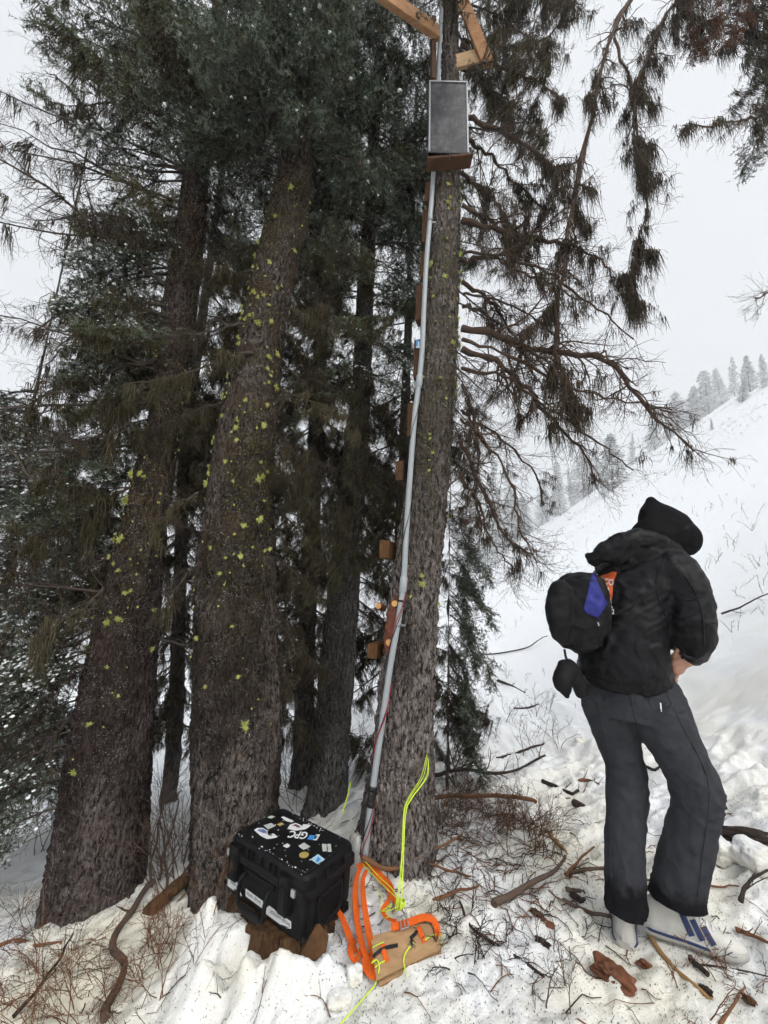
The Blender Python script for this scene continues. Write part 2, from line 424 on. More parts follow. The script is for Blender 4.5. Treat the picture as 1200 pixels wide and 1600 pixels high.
# ------------------------------------------------------------------ branch growing
def interp_pl(Pl, idx, t):
    k = Pl.shape[1]; s = np.clip(t, 0, .9999) * (k - 1); i = s.astype(int); f = (s - i)[:, None]
    a, b = Pl[idx, i], Pl[idx, i + 1]
    return a + (b - a) * f, nrm(b - a)
def spawn(rs, Pl, R, n, t0, t1, L0, L1, ang, flat, droop, curl, k, rf=.55, rmin=.0007, lenpow=1.0, angs=.15, rtip=.35):
    N = len(Pl); idx = np.repeat(np.arange(N), n)
    u = (np.tile(np.arange(n), N) + rs.random(N * n)) / n; t = t0 + (t1 - t0) * u
    pos, T = interp_pl(Pl, idx, t)
    Z = np.array([0, 0, 1.0]); S = np.cross(T, Z); bad = np.linalg.norm(S, axis=1) < .15
    S[bad] = rs.normal(size=(bad.sum(), 3)); S = nrm(S); U = np.cross(S, T)
    sg = np.where(np.tile(np.arange(n) % 2, N) == 0, 1.0, -1.0) * np.where(rs.random(N * n) < .15, -1, 1)
    if flat > 2: ph = rs.random(N * n) * 2 * np.pi
    else: ph = rs.normal(0, flat, N * n) + np.where(sg > 0, 0, np.pi)
    perp = S * np.cos(ph)[:, None] + U * np.sin(ph)[:, None]
    a = ang + rs.normal(0, angs, N * n)
    d = T * np.cos(a)[:, None] + perp * np.sin(a)[:, None]
    L = (L0 + (L1 - L0) * u ** lenpow) * rs.uniform(.6, 1.25, N * n)
    out = np.empty((N * n, k, 3)); out[:, 0] = pos
    for j in range(1, k):
        d = nrm(d + rs.normal(0, curl, (N * n, 3)) + np.array([0, 0, -droop]))
        out[:, j] = out[:, j - 1] + d * (L / (k - 1))[:, None]
    kk = R.shape[1]; r0 = R[idx, np.clip((t * (kk - 1)).astype(int), 0, kk - 1)] * rf
    r0 = np.maximum(r0, rmin)
    RR = np.maximum(r0[:, None] * np.linspace(1, rtip, k)[None, :], rmin * .8)
    return out, RR
def add_tubes(g, Pl, R, m=3, mat=0):
    V, Q = tubes(Pl, R, m); g.add(V, Q, mat, True)
def needles(g, rs, Pl, per, ln, wd, mat, fwd=.55, t0=.05):
    N = len(Pl); idx = np.repeat(np.arange(N), per); t = t0 + (1 - t0) * rs.random(N * per)
    p, T = interp_pl(Pl, idx, t)
    q = nrm(np.cross(T, rs.normal(size=p.shape)))
    d = nrm(T * fwd + q); s = nrm(np.cross(d, rs.normal(size=p.shape))) * wd / 2
    l = ln * rs.uniform(.7, 1.2, (N * per, 1))
    V = np.stack([p - s, p + s, p + d * l], 1).reshape(-1, 3)
    g.add(V, np.arange(len(V)).reshape(-1, 3), mat, False)
def strands(g, rs, p, L, per, mat, w=.003, spread=.012, k=4, wig=.10):
    n = len(p); p = np.repeat(p, per, 0) + rs.normal(0, spread, (n * per, 3)) * [1, 1, .5]
    L = np.repeat(L, per) * rs.uniform(.35, 1.1, n * per)
    a = rs.random(n * per) * 2 * np.pi; sd_ = np.stack([np.cos(a), np.sin(a), 0 * a], 1)
    Vs = []; cur = p; d = np.array([0, 0, -1.0]) + rs.normal(0, .25, p.shape)
    for j in range(k):
        ww = w * (1 - j / (k - .6))
        Vs += [cur - sd_ * ww / 2, cur + sd_ * ww / 2]
        d = nrm(d * .6 + np.array([0, 0, -.5]) + rs.normal(0, wig, p.shape)); cur = cur + d * (L / (k - 1))[:, None]
    V = np.stack(Vs, 1); m = 2 * k
    b = (np.arange(n * per) * m)[:, None] + (np.arange(k - 1) * 2)[None, :]
    Q = np.stack([b, b + 1, b + 3, b + 2], -1).reshape(-1, 4)
    g.add(V.reshape(-1, 3), Q, mat, False)
def blob(g, rs, c, r, flat=.5, mat=0):
    n, m = 5, 7
    th = np.linspace(0, np.pi, n); ph = np.arange(m) * 2 * np.pi / m
    k = r * (1 + rs.normal(0, .18, (n, m)))
    V = np.stack([k * np.sin(th)[:, None] * np.cos(ph), k * np.sin(th)[:, None] * np.sin(ph), k * np.cos(th)[:, None] * flat * np.ones(m)], -1) + np.asarray(c)
    loft(g, V, mat, False)

def bough_green(seed, nmat=1, snow=.12, dense=1.0, bear=.25):
    rs = np.random.default_rng(seed); g = Geo()
    k = 9; x = np.linspace(0, 1, k)
    M = np.stack([x, .05 * np.cumsum(rs.normal(0, .35, k)) * x, -.16 * x ** 1.5 + .05 * np.sin(x * 5) + .02 * rs.normal(size=k) * x], 1)[None]
    R = np.linspace(.011, .0025, k)[None]
    add_tubes(g, M, R, 5, 0)
    s1, r1 = spawn(rs, M, R, int(26 * dense), .12, 1, .46, .10, .95, .30, .05, .10, 6, .5)
    add_tubes(g, s1, r1, 3, 0)
    s2, r2 = spawn(rs, s1, r1, 8, .15, 1, .17, .06, .85, .45, .03, .12, 4, .6)
    add_tubes(g, s2, r2, 3, 0)
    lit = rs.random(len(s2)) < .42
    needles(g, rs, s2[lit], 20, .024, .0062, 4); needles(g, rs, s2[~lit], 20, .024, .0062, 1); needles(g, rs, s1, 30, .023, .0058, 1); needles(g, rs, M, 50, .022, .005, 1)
    if bear:
        p, _ = interp_pl(s1, rs.integers(0, len(s1), int(60 * bear)), rs.random(int(60 * bear)))
        strands(g, rs, p, rs.uniform(.06, .22, len(p)), 10, 2, .0045, .010)
    if snow:
        for i in range(int(70 * snow)):
            pp, _ = interp_pl(s2, np.array([rs.integers(len(s2))]), rs.random(1)); blob(g, rs, pp[0] + [0, 0, .006], rs.uniform(.006, .018), .5, 3)
    return g.mesh('bough', [M_TWIG, M_NEEDLE, M_BEARD, M_SNOWBIT, M_NEEDLE_T])
def bough_variant(seed, needle, **kw):
    me = bough_green(seed, **kw); me.materials[1] = needle
    if needle is M_NEEDLE_RED: me.materials[4] = needle
    return me
def bough_dead(seed, lich=1.0, twigs=1.0, red=False, dark=False, llen=.22, green=0):
    rs = np.random.default_rng(seed); g = Geo()
    k = 9; x = np.linspace(0, 1, k)
    M = np.stack([x, .07 * np.cumsum(rs.normal(0, .45, k)) * x, -.22 * x ** 1.4 + .03 * np.cumsum(rs.normal(0, .4, k)) * x], 1)[None]
    R = np.linspace(.012, .002, k)[None]
    add_tubes(g, M, R, 5, 0)
    s1, r1 = spawn(rs, M, R, int(17 * twigs), .12, 1, .42, .14, .8, .9, .06, .22, 6, .5)
    add_tubes(g, s1, r1, 3, 0)
    s2, r2 = spawn(rs, s1, r1, 6, .2, 1, .17, .08, .75, 1.2, .03, .28, 4, .6, .0008)
    add_tubes(g, s2, r2, 3, 0)
    s3, r3 = spawn(rs, s2, r2, 2, .3, 1, .07, .04, .7, 3, .0, .25, 3, .7, .0007)
    add_tubes(g, s3, r3, 3, 0)
    n = int(32 * lich)
    if n:
        p, _ = interp_pl(s1, rs.integers(0, len(s1), n), rs.random(n)); strands(g, rs, p, rs.uniform(.35, 1.2, n) * llen, 20, 1, .0052, .014)
        p, _ = interp_pl(s2, rs.integers(0, len(s2), 2 * n), rs.random(2 * n)); strands(g, rs, p, rs.uniform(.2, .8, 2 * n) * llen, 8, 1, .0045, .008)
        p, _ = interp_pl(np.repeat(M, 1, 0), np.zeros(n, int), rs.uniform(.1, 1, n)); strands(g, rs, p, rs.uniform(.2, .8, n) * llen, 12, 1, .003, .012)
    if green:
        pick = s2[rs.random(len(s2)) < green]; needles(g, rs, pick, 26, .020, .004, 2)
    return g.mesh('bough', [M_TWIG_RED if red else M_TWIG, M_BEARD_D if dark else M_BEARD, M_NEEDLE2])

GREEN = [bough_variant(100 + i, M_NEEDLE, dense=1 + .15 * i, bear=.3) for i in range(4)]
OLIVE = [bough_variant(120 + i, M_NEEDLE2, bear=1.6) for i in range(3)]
SNOWY = [bough_variant(140 + i, M_NEEDLE, snow=2.6, bear=0) for i in range(3)]
REDB = [bough_variant(160, M_NEEDLE_RED, bear=.6, dense=1.2)]
DEAD = [bough_dead(200 + i, .9 + .3 * (i % 3), dark=i % 2 == 1, green=.35 + .3 * (i % 2)) for i in range(6)]
DEADG = [bough_dead(220 + i, .8, green=.8) for i in range(3)]
BARE = [bough_dead(240 + i, .12, 1.2, dark=True) for i in range(3)]

def tuft_mesh(seed):
    rs = np.random.default_rng(seed); g = Geo(); n = 80
    d = nrm(rs.normal(size=(n, 3))); d[:, 1] = -np.abs(d[:, 1])        # grows away from the bark (-Y)
    s = nrm(np.cross(d, rs.normal(size=(n, 3)))) * .0013
    L = rs.uniform(.4, 1.0, (n, 1)) * .020
    mid = d * L * .6; tip = mid + nrm(d + rs.normal(0, .6, d.shape)) * L * .5
    V = np.stack([-s * .6, s * .6, mid + s, mid - s, tip + s * .5, tip - s * .5], 1)
    b = np.arange(n)[:, None] * 6
    g.add(V.reshape(-1, 3), np.concatenate([b + [0, 1, 2, 3], b + [3, 2, 4, 5]]), 0, False)
    return g.mesh('lichen_tuft', M_WOLF)
TUFT = [tuft_mesh(i) for i in range(4)]

# ------------------------------------------------------------------ the big trees
class Tree: pass
def conifer(label, rows, Y, ztop, rtop, bark, seed, flare=.25, lean_top=(0, 0), nth=168, group='big conifers of the grove', zstep=.014, slim=.90):
    """rows: (left px, right px, y px) outlines measured on the photograph, Y distance of the trunk axis"""
    t = Tree(); C, Rr = [], []
    for xl, xr, y in rows:
        C.append(P((xl + xr) / 2, y, Y)); Rr.append(np.linalg.norm(P(xr, y, Y) - P(xl, y, Y)) / 2 * slim)
    C = np.array(C); Rr = np.array(Rr); o = np.argsort(C[:, 2]); C, Rr = C[o], Rr[o]
    gz = float(hz(C[0, 0], Y)); 
    zk = np.concatenate([[gz - .35], C[:, 2], [ztop]])
    xk = np.concatenate([[C[0, 0]], C[:, 0], [C[-1, 0] + lean_top[0]]]); rk = np.concatenate([[Rr[0]], Rr, [rtop]])
    t.cx = lambda z: np.interp(z, zk, xk); t.r = lambda z: np.interp(z, zk, rk); t.Y = Y; t.gz = gz; t.ztop = ztop
    z = np.concatenate([np.arange(gz - .3, 6.2, zstep), np.linspace(6.25, ztop, 40)])
    sm = np.ones(15) / 15
    def smooth(a): return np.convolve(np.pad(a, 7, mode='edge'), sm, 'valid')
    xs, rs_ = smooth(t.cx(z)), smooth(t.r(z))
    th = np.arange(nth) * 2 * np.pi / nth
    TH, Z = np.meshgrid(th, z); RR = rs_[:, None] * np.ones(nth)
    fl = np.exp(-np.maximum(Z - gz, -.05) / .16)
    lob = .5 + .5 * np.sin(TH * 3 + seed) + .35 * np.sin(TH * 5 + seed * 2.3)
    RR = RR * (1 + flare * fl * lob * .8)
    ux, uy = np.cos(TH), np.sin(TH)
    RR = RR + RR * .035 * fbm(ux * 1.3 + seed, uy * 1.3, Z * .9, 3, seed)
    f1, f2 = cells(ux * RR / .030 + 50, uy * RR / .030 + 50, Z / .055, seed + 3)
    plate = np.clip((f2 - f1) * 1.6, 0, 1)
    rough = np.clip(1.15 - (Z - gz) / 6, .4, 1.1)
    RR = RR + rough * (.017 * plate - .011 + .008 * fbm(ux * RR / .05, uy * RR / .05, Z / .11, 3, seed + 8) + .004 * noise(ux * RR / .012, uy * RR / .012, Z / .02, seed + 4))
    V = np.stack([xs[:, None] + RR * ux, Y + RR * uy, Z], -1)
    t.root = thing('conifer_tree', label, 'tree', (float(xs[0]), Y, gz), group)
    g = Geo(); loft(g, V, 0, True)
    t.trunk = g.build('trunk', bark, t.root)
    t.rs = np.random.default_rng(seed + 500)
    return t
def boughs(t, protos, n, z0, z1, az0, az1, l0, l1, e0=-25, e1=5, name='branch', roll=25, even=False):
    o = np.array(t.root.location)
    for i in range(n):
        rs = t.rs
        z = z0 + (z1 - z0) * ((i + rs.random()) / n); az = math.radians(rs.uniform(az0, az1)); el = math.radians(rs.uniform(e0, e1)); L = rs.uniform(l0, l1)
        r = float(t.r(z)) * .8
        p = np.array([float(t.cx(z)) + r * math.cos(az), t.Y + r * math.sin(az), z]) - o
        m = Matrix.Translation(p.tolist()) @ Matrix.Rotation(az, 4, 'Z') @ Matrix.Rotation(-el, 4, 'Y') @ Matrix.Rotation(math.radians(rs.uniform(-roll, roll)), 4, 'X') @ Matrix.Diagonal((L, L * rs.uniform(.85, 1.15) * rs.choice([-1, 1]), L * rs.uniform(.85, 1.1), 1))
        inst(name, protos[rs.integers(len(protos))], t.root, m)
def tufts(t, n, z0, z1, a0=200, a1=340, s0=.6, s1=1.6):
    """wolf lichen on the bark in loose colonies; a0..a1 azimuths, 270 faces the photographer"""
    o = np.array(t.root.location); rs = t.rs; done = 0
    while done < n:
        zc = z0 + (z1 - z0) * rs.beta(1.6, 1.4); ac = rs.uniform(a0, a1); k = int(rs.integers(1, 7)); big = rs.uniform(.5, 1.0)
        for _ in range(k):
            z = float(np.clip(zc + rs.normal(0, .13), z0 - .1, z1 + .1)); az = math.radians(ac + rs.normal(0, 9)); r = float(t.r(z)) * 1.02 + .002
            p = np.array([float(t.cx(z)) + r * math.cos(az), t.Y + r * math.sin(az), z]) - o
            s = big * (s0 + (s1 - s0) * rs.random() ** 2.2) * (1.6 if rs.random() < .12 else 1)
            m = Matrix.Translation(p.tolist()) @ Matrix.Rotation(az + math.pi / 2, 4, 'Z') @ Matrix.Rotation(rs.uniform(0, 6.28), 4, 'Y') @ Matrix.Diagonal((s, s, s * rs.uniform(.8, 1.6), 1))
            inst('lichen_tuft', TUFT[rs.integers(len(TUFT))], t.trunk, m); done += 1

TL = conifer('thick brown conifer trunk furthest left, lichen hanging from its dead boughs',
             [(65, 235, 1400), (105, 245, 1150), (150, 256, 950), (192, 268, 800), (230, 290, 650), (247, 310, 500), (272, 326, 350), (287, 329, 260), (301, 333, 180)], 2.95, 10.5, .03, M_BARK_L, 3, flare=.06, slim=.82)
TM = conifer('widest conifer trunk behind the black case, dotted with yellow lichen',
             [(300, 432, 1400), (296, 447, 1150), (304, 436, 900), (332, 434, 700), (375, 450, 500), (412, 485, 350), (438, 494, 250), (455, 500, 150)], 2.85, 11, .03, M_BARK_M, 11)
TR = conifer('grey conifer trunk carrying the pipe, solar panel and climbing blocks',
             [(552, 690, 1290), (578, 682, 1150), (600, 690, 950), (632, 706, 750), (652, 718, 550), (668, 722, 350), (686, 720, 150), (690, 718, 40)], 2.6, 9.5, .02, M_BARK_R, 17)
TB = conifer('slim slate-grey conifer trunk standing between the two widest lit trunks',
             [(480, 548, 1210), (500, 560, 1000), (523, 572, 800), (548, 582, 600), (556, 586, 450)], 3.5, 9, .02, M_BARK_B, 23, nth=64, zstep=.04)
TB2 = conifer('thin dark conifer stem half hidden behind the thick lichen-dotted trunk', [(455, 492, 1200), (462, 495, 1000), (474, 502, 800), (484, 510, 600)], 4.2, 9, .02, M_BARK_B, 29, nth=40, zstep=.06)
TB3 = conifer('background conifer in the gap left of the thick lichen-dotted trunk', [(262, 288, 1150), (270, 292, 900), (278, 298, 700)], 4.6, 9, .02, M_BARK_B, 31, nth=40, zstep=.06)
TB4 = conifer('background conifer hidden behind the pipe-bearing grey trunk', [(600, 625, 1100), (612, 634, 900), (622, 640, 700)], 4.4, 8, .02, M_BARK_B, 37, nth=40, zstep=.06)

# left tree
boughs(TL, DEAD + OLIVE, 16, 1.2, 3.2, 90, 215, .45, .75, -40, -5)
boughs(TL, BARE, 6, .3, 1.4, 100, 230, .5, .8, -35, 0)
boughs(TL, DEAD + BARE, 12, .8, 3.4, 20, 90, .6, .95, -30, 5)
boughs(TL, OLIVE + DEAD + SNOWY[:1], 15, 2.8, 4.8, 90, 230, .5, .85, -25, 8)
boughs(TL, BARE, 20, 1.2, 5.4, 150, 225, .85, 1.3, -12, 25)
boughs(TL, OLIVE + DEADG + SNOWY[:1], 16, 2.8, 5.0, 60, 280, .45, .75, -20, 10)
boughs(TL, GREEN + OLIVE, 30, 4.7, 7.0, 10, 300, .7, 1.1, -20, 15)
boughs(TL, GREEN, 16, 7, 10, 0, 360, .5, .9, -20, 20)
boughs(TL, GREEN[:2] + SNOWY + OLIVE[:1], 20, .5, 3.4, 140, 215, .55, .95, -45, -12)
boughs(TL, GREEN + SNOWY, 10, 3.2, 4.8, 140, 220, .6, 1.0, -35, 0)
boughs(TL, SNOWY + GREEN[:1] + BARE[:1], 14, -.1, 1.3, 165, 215, .6, .95, -35, -8)
boughs(TB3, DEAD + BARE + OLIVE, 22, -.2, 2.0, 0, 360, .5, .9, -35, 0)
tufts(TL, 110, .2, 3.6, 195, 350, .25, 1.7)
# middle tree
boughs(TM, DEAD + OLIVE[:1], 18, 1.8, 4.3, -10, 70, .45, .8, -40, 0)
boughs(TM, DEAD + DEADG, 18, 2.0, 4.3, 120, 195, .45, .8, -35, 5)
boughs(TM, DEAD + BARE, 14, .3, 3.4, 40, 140, .6, 1.0, -30, 5)
boughs(TM, GREEN, 34, 4.55, 6.3, 175, 365, .65, 1.05, -28, 5)
boughs(TM, GREEN + OLIVE, 14, 4.5, 6.3, 0, 180, .7, 1.1, -25, 10)
boughs(TM, GREEN, 20, 6.3, 10.6, 0, 360, .5, 1.0, -20, 15)
tufts(TM, 240, .5, 4.3, 190, 350, .25, 1.8)
# slim tree behind
boughs(TB, SNOWY[:2] + DEADG + OLIVE, 22, 3.0, 4.4, 180, 370, .5, .8, -40, -5)
boughs(TB, GREEN + OLIVE, 30, 4.0, 6.5, 150, 390, .6, .95, -35, 0)
boughs(TB, DEAD + BARE, 26, .8, 3.4, 0, 180, .5, .85, -35, 0)
boughs(TB, BARE + DEAD, 12, 1.0, 3.2, 180, 360, .3, .5, -40, 0)
boughs(TB, GREEN, 18, 5.5, 9, 0, 360, .5, .9, -25, 5)
tufts(TB, 16, .8, 3, 200, 330, .4, .8)
boughs(TM, DEAD, 10, .9, 2.6, -15, 40, .35, .6, -55, -15)
boughs(TB, DEAD, 16, 1.6, 3.6, 185, 355, .4, .65, -55, -15)
boughs(TB, GREEN, 18, 4.6, 6.6, 200, 380, .7, 1.1, -30, 0)
for tb, n in ((TB2, 56), (TB3, 40), (TB4, 40)):
    boughs(tb, DEAD + BARE, n, .3, 3.6, 0, 360, .6, 1.05, -35, 0)
    boughs(tb, GREEN + OLIVE + DEADG, n // 2 + 6, 3.2, 7.5, 0, 360, .6, 1.05, -30, 5)

# ------------------------------------------------------------------ hand-grown limbs
def limb(root, px, Y0, Y1, r0, n1, lich, seed, L=(.38, .14), mats=None, droop=.05, n2=6, n3=2, llen=.2, t0=.12, r1=.004, name='branch', flat=1.0, fine=1.0):
    rs = np.random.default_rng(seed)
    n = len(px); pts = [P(x, y, Y0 + (Y1 - Y0) * i / (n - 1)) for i, (x, y) in enumerate(px)]
    k = 22; M = spline(pts, k); M[1:-1] += rs.normal(0, .008, (k - 2, 3)); M = M[None]
    R = (np.linspace(r0 ** .8, r1 ** .8, k) ** 1.25)[None]
    R = R * (1 + .18 * rs.normal(size=R.shape)).clip(.75, 1.35)
    g = Geo(); add_tubes(g, M, R, 8, 0)
    s1, q1 = spawn(rs, M, R, int(n1 * 1.1), t0, 1, L[0], L[1], .75, flat, droop, .20, 7, .45, .0011)
    add_tubes(g, s1, q1, 4, 0)
    s2, q2 = spawn(rs, s1, q1, n2, .15, 1, .20 * fine, .09, .7, 1.2, droop * .6, .22, 5, .6, .0009)
    add_tubes(g, s2, q2, 3, 0)
    if n3:
        s3, q3 = spawn(rs, s2, q2, n3, .3, 1, .09, .05, .7, 3, .0, .22, 3, .7, .0008); add_tubes(g, s3, q3, 3, 0)
    if lich:
        n = int(60 * lich)
        tw = rs.permutation(len(s1))[:max(3, int(len(s1) * .45))]; p, _ = interp_pl(s1, tw[rs.integers(0, len(tw), n)], rs.random(n)); strands(g, rs, p, rs.uniform(.25, 1.1, n) * llen, 20, 1, .0055, .016, wig=.16)
        tw = rs.permutation(len(s2))[:max(3, int(len(s2) * .3))]; p, _ = interp_pl(s2, tw[rs.integers(0, len(tw), n)], rs.random(n)); strands(g, rs, p, rs.uniform(.2, .7, n) * llen, 10, 1, .0048, .010, wig=.18)
        p, _ = interp_pl(M, np.zeros(n, int), rs.uniform(.08, 1, n)); strands(g, rs, p, rs.uniform(.15, .6, n) * llen, 10, 1, .005, .012)
    o = g.build(name, mats or [M_TWIG_RED, M_BEARD_D], root)
    return o, M[0]
LR = TR.root
limb(LR, [(722, 62), (765, 70), (815, 76), (852, 60), (880, 30)], 2.6, 2.5, .018, 14, 1.2, 1)
limb(LR, [(722, 70), (762, 98), (800, 112), (845, 130), (880, 160)], 2.6, 2.45, .020, 14, .8, 2)
limb(LR, [(724, 185), (785, 205), (835, 238), (865, 262), (905, 300)], 2.6, 2.5, .022, 18, .9, 3)
limb(LR, [(722, 215), (760, 240), (800, 280), (842, 320), (855, 330)], 2.6, 2.9, .015, 14, 1.0, 4)
limb(LR, [(722, 345), (790, 362), (850, 374), (895, 385), (940, 405), (960, 440)], 2.6, 2.4, .021, 20, .5, 5)
limb(LR, [(720, 405), (770, 402), (815, 425), (862, 446), (908, 474)], 2.6, 2.35, .014, 18, .3, 6)
limb(LR, [(722, 320), (765, 345), (800, 380), (840, 430), (860, 480)], 2.6, 2.8, .016, 18, .5, 7)
limb(LR, [(722, 513), (770, 522), (830, 545), (880, 553), (935, 562), (975, 590), (1008, 632), (1040, 668), (1085, 705)], 2.6, 2.3, .026, 32, .12, 8, L=(.40, .20), llen=.14, droop=.035, r1=.005, flat=.7)
limb(LR, [(722, 545), (770, 562), (815, 600), (850, 640), (885, 680), (918, 715), (932, 760)], 2.6, 2.45, .022, 26, .15, 9, llen=.15)
limb(LR, [(720, 690), (740, 730), (765, 790), (790, 838), (832, 866)], 2.55, 2.35, .018, 16, .2, 10, llen=.12, L=(.3, .18))
limb(LR, [(722, 600), (738, 640), (748, 700), (742, 770), (752, 830)], 2.55, 2.5, .012, 16, .4, 11, llen=.12, L=(.3, .12))
limb(LR, [(722, 440), (765, 470), (800, 520), (825, 570), (850, 610)], 2.6, 2.8, .016, 20, .25, 12)
limb(LR, [(722, 480), (760, 490), (790, 540), (800, 600), (812, 660)], 2.6, 2.9, .014, 18, .3, 13)
limb(LR, [(720, 640), (745, 660), (790, 690), (840, 750), (850, 790)], 2.6, 2.9, .012, 14, .2, 14, llen=.1)
limb(LR, [(722, 270), (760, 300), (790, 340), (806, 400)], 2.6, 2.6, .013, 14, 1.2, 15)
boughs(TR, BARE, 11, 2.4, 5.2, -50, 70, .45, .75, -50, -10)
boughs(TR, DEAD, 14, 5.2, 7.2, -60, 80, .7, 1.1, -35, 0)
boughs(TR, DEAD + GREEN, 24, 5.6, 9.3, 60, 300, .5, .9, -20, 5)
boughs(TR, BARE, 8, 1.4, 3.2, 0, 80, .35, .6, -50, -10)
tufts(TR, 100, .9, 4.8, 225, 365, .25, 1.6)

for i, (pl, y1, r0, lc) in enumerate((([(405, 497), (355, 512), (300, 521), (238, 527)], 2.5, .010, .1), ([(395, 552), (340, 566), (270, 590), (200, 600)], 2.45, .010, .5), ([(310, 770), (275, 795), (235, 830)], 2.5, .008, .2),
        ([(440, 480), (475, 492), (510, 520)], 2.6, .010, .6), ([(438, 690), (462, 712), (480, 750)], 2.65, .008, .5), ([(398, 420), (360, 436), (330, 440)], 2.55, .008, .5), ([(310, 880), (285, 905), (262, 950)], 2.6, .007, .1))):
    limb(TM.root, pl, 2.66, y1, r0, 9, lc, 60 + i, L=(.2, .1), mats=[M_TWIG, M_BEARD], llen=.16)
for i, (pl, y1, r0, lc) in enumerate((([(255, 620), (200, 640), (140, 690), (60, 735)], 2.5, .012, .6), ([(245, 560), (170, 580), (100, 600), (40, 640)], 2.6, .012, .4), ([(205, 760), (150, 790), (90, 830), (50, 870)], 2.55, .011, .9), ([(180, 900), (130, 950), (60, 985)], 2.6, .010, .3), ([(120, 1050), (70, 1090), (10, 1150)], 2.6, .012, .1), ([(110, 1120), (60, 1180), (0, 1250)], 2.65, .012, .05), ([(265, 480), (200, 470), (120, 480), (50, 520)], 2.6, .012, .3), ([(285, 340), (220, 345), (150, 335), (60, 345)], 2.6, .014, .4), ([(292, 265), (230, 255), (170, 215), (110, 140), (70, 110)], 2.6, .014, .2))):
    limb(TL.root, pl, 2.85, y1, r0, 10, lc, 80 + i, L=(.34, .16), mats=[M_TWIG, M_BEARD], llen=.26)
for i, (pl, y1, r0) in enumerate((([(720, 575), (790, 590), (860, 640), (930, 690), (990, 735)], 2.3, .013), ([(722, 530), (800, 560), (880, 600), (960, 625), (1050, 640)], 2.4, .012), ([(720, 655), (760, 690), (800, 760), (815, 830), (840, 880)], 2.4, .011), ([(724, 395), (790, 400), (860, 430), (930, 480), (990, 530)], 2.3, .012), ([(718, 740), (748, 790), (770, 850), (800, 890)], 2.45, .010), ([(724, 460), (780, 470), (850, 510), (900, 560)], 2.6, .010))):
    limb(LR, pl, 2.58, y1, r0, 20, .06, 120 + i, L=(.34, .16), llen=.1, droop=.03)
# neighbour whose trunk stands beyond the right edge of the picture; its limbs hang into view
TN = conifer('conifer beyond the right edge whose lichen-hung limbs droop into the top corner',
             [(1255, 1310, 60), (1290, 1360, 300), (1345, 1430, 600), (1430, 1540, 1000)], 2.75, 9.5, .03, M_BARK_R, 41, nth=48, zstep=.05)
LN = TN.root
limb(LN, [(1255, -150), (1120, -90), (1010, -30), (950, 70), (915, 210), (895, 340), (872, 480), (868, 545), (884, 600), (878, 640)], 2.75, 2.35, .022, 36, 2.2, 20, L=(.46, .16), llen=.30, droop=.10, r1=.009, t0=.25)
limb(LN, [(1255, -60), (1130, -40), (1050, 10), (1010, 90), (990, 180), (1000, 300)], 2.75, 2.3, .018, 28, 1.8, 21, L=(.42, .16), llen=.3, droop=.10, t0=.2)
limb(LN, [(1255, -20), (1120, -50), (990, -60), (860, -30), (790, 20)], 2.7, 2.6, .018, 26, 2.4, 22, L=(.40, .2), llen=.30, droop=.12, t0=.25)
limb(LN, [(960, 60), (985, 130), (1000, 240), (1010, 330), (985, 420), (990, 480)], 2.45, 2.3, .010, 16, 1.6, 23, L=(.26, .12), llen=.24, droop=.10)
limb(LN, [(1275, 155), (1200, 178), (1140, 192), (1066, 196)], 2.7, 2.3, .015, 9, .35, 24, L=(.26, .16), droop=.16, llen=.2, t0=.2)
limb(LN, [(1275, 60), (1190, 52), (1130, 40), (1080, 20)], 2.7, 2.2, .016, 14, .8, 25, L=(.3, .16), llen=.24, droop=.06)
limb(LN, [(1310, 430), (1250, 440), (1200, 455), (1180, 470)], 2.7, 2.3, .010, 8, .0, 26, L=(.2, .1), droop=.05)
boughs(TN, DEAD, 14, 4.8, 6.6, 150, 225, .45, .7, -60, -20)
boughs(TN, GREEN, 18, 6.2, 9, 0, 360, .7, 1.1, -25, 5)
def hang(root, me, px, py, Y, L, az, el):
    p = P(px, py, Y) - np.array(root.location)
    inst('branch', me, root, Matrix.Translation(p.tolist()) @ Matrix.Rotation(math.radians(az), 4, 'Z') @ Matrix.Rotation(math.radians(-el), 4, 'Y') @ Matrix.Diagonal((L, L, L, 1)))
for a in ((1110, -10, 2.3, .5, 200, -70), (1085, 5, 2.3, .45, 150, -75), (1130, 20, 2.35, .42, 250, -68), (1100, 30, 2.25, .36, 20, -80), (1150, -20, 2.4, .45, 300, -72)):
    hang(LN, REDB[0], *a)
for a in ((1190, -20, 2.4, .8, 180, -80), (1215, 10, 2.4, .9, 200, -78), (1200, 60, 2.5, .7, 240, -80), (1230, 80, 2.5, .8, 180, -75)):
    hang(LN, DEAD[1], *a)

# neighbour beyond the left edge
TE = conifer('conifer beyond the left edge, only its bough tips hang into the top corner',
             [(-260, -215, 60), (-300, -245, 300), (-360, -290, 700), (-440, -330, 1100)], 2.5, 9, .03, M_BARK_L, 43, nth=48, zstep=.05)
boughs(TE, GREEN[:2] + BARE, 9, 4.6, 6.6, -20, 35, .66, .85, -35, -10)
boughs(TE, BARE + OLIVE, 3, 2.5, 3.4, -20, 35, .70, .85, -25, -5)
limb(TE.root, [(-330, 560), (-150, 590), (-20, 665), (55, 752)], 2.5, 2.3, .012, 5, 0, 44, L=(.1, .05), n2=2, n3=0, mats=[M_TWIG, M_BEARD_D])

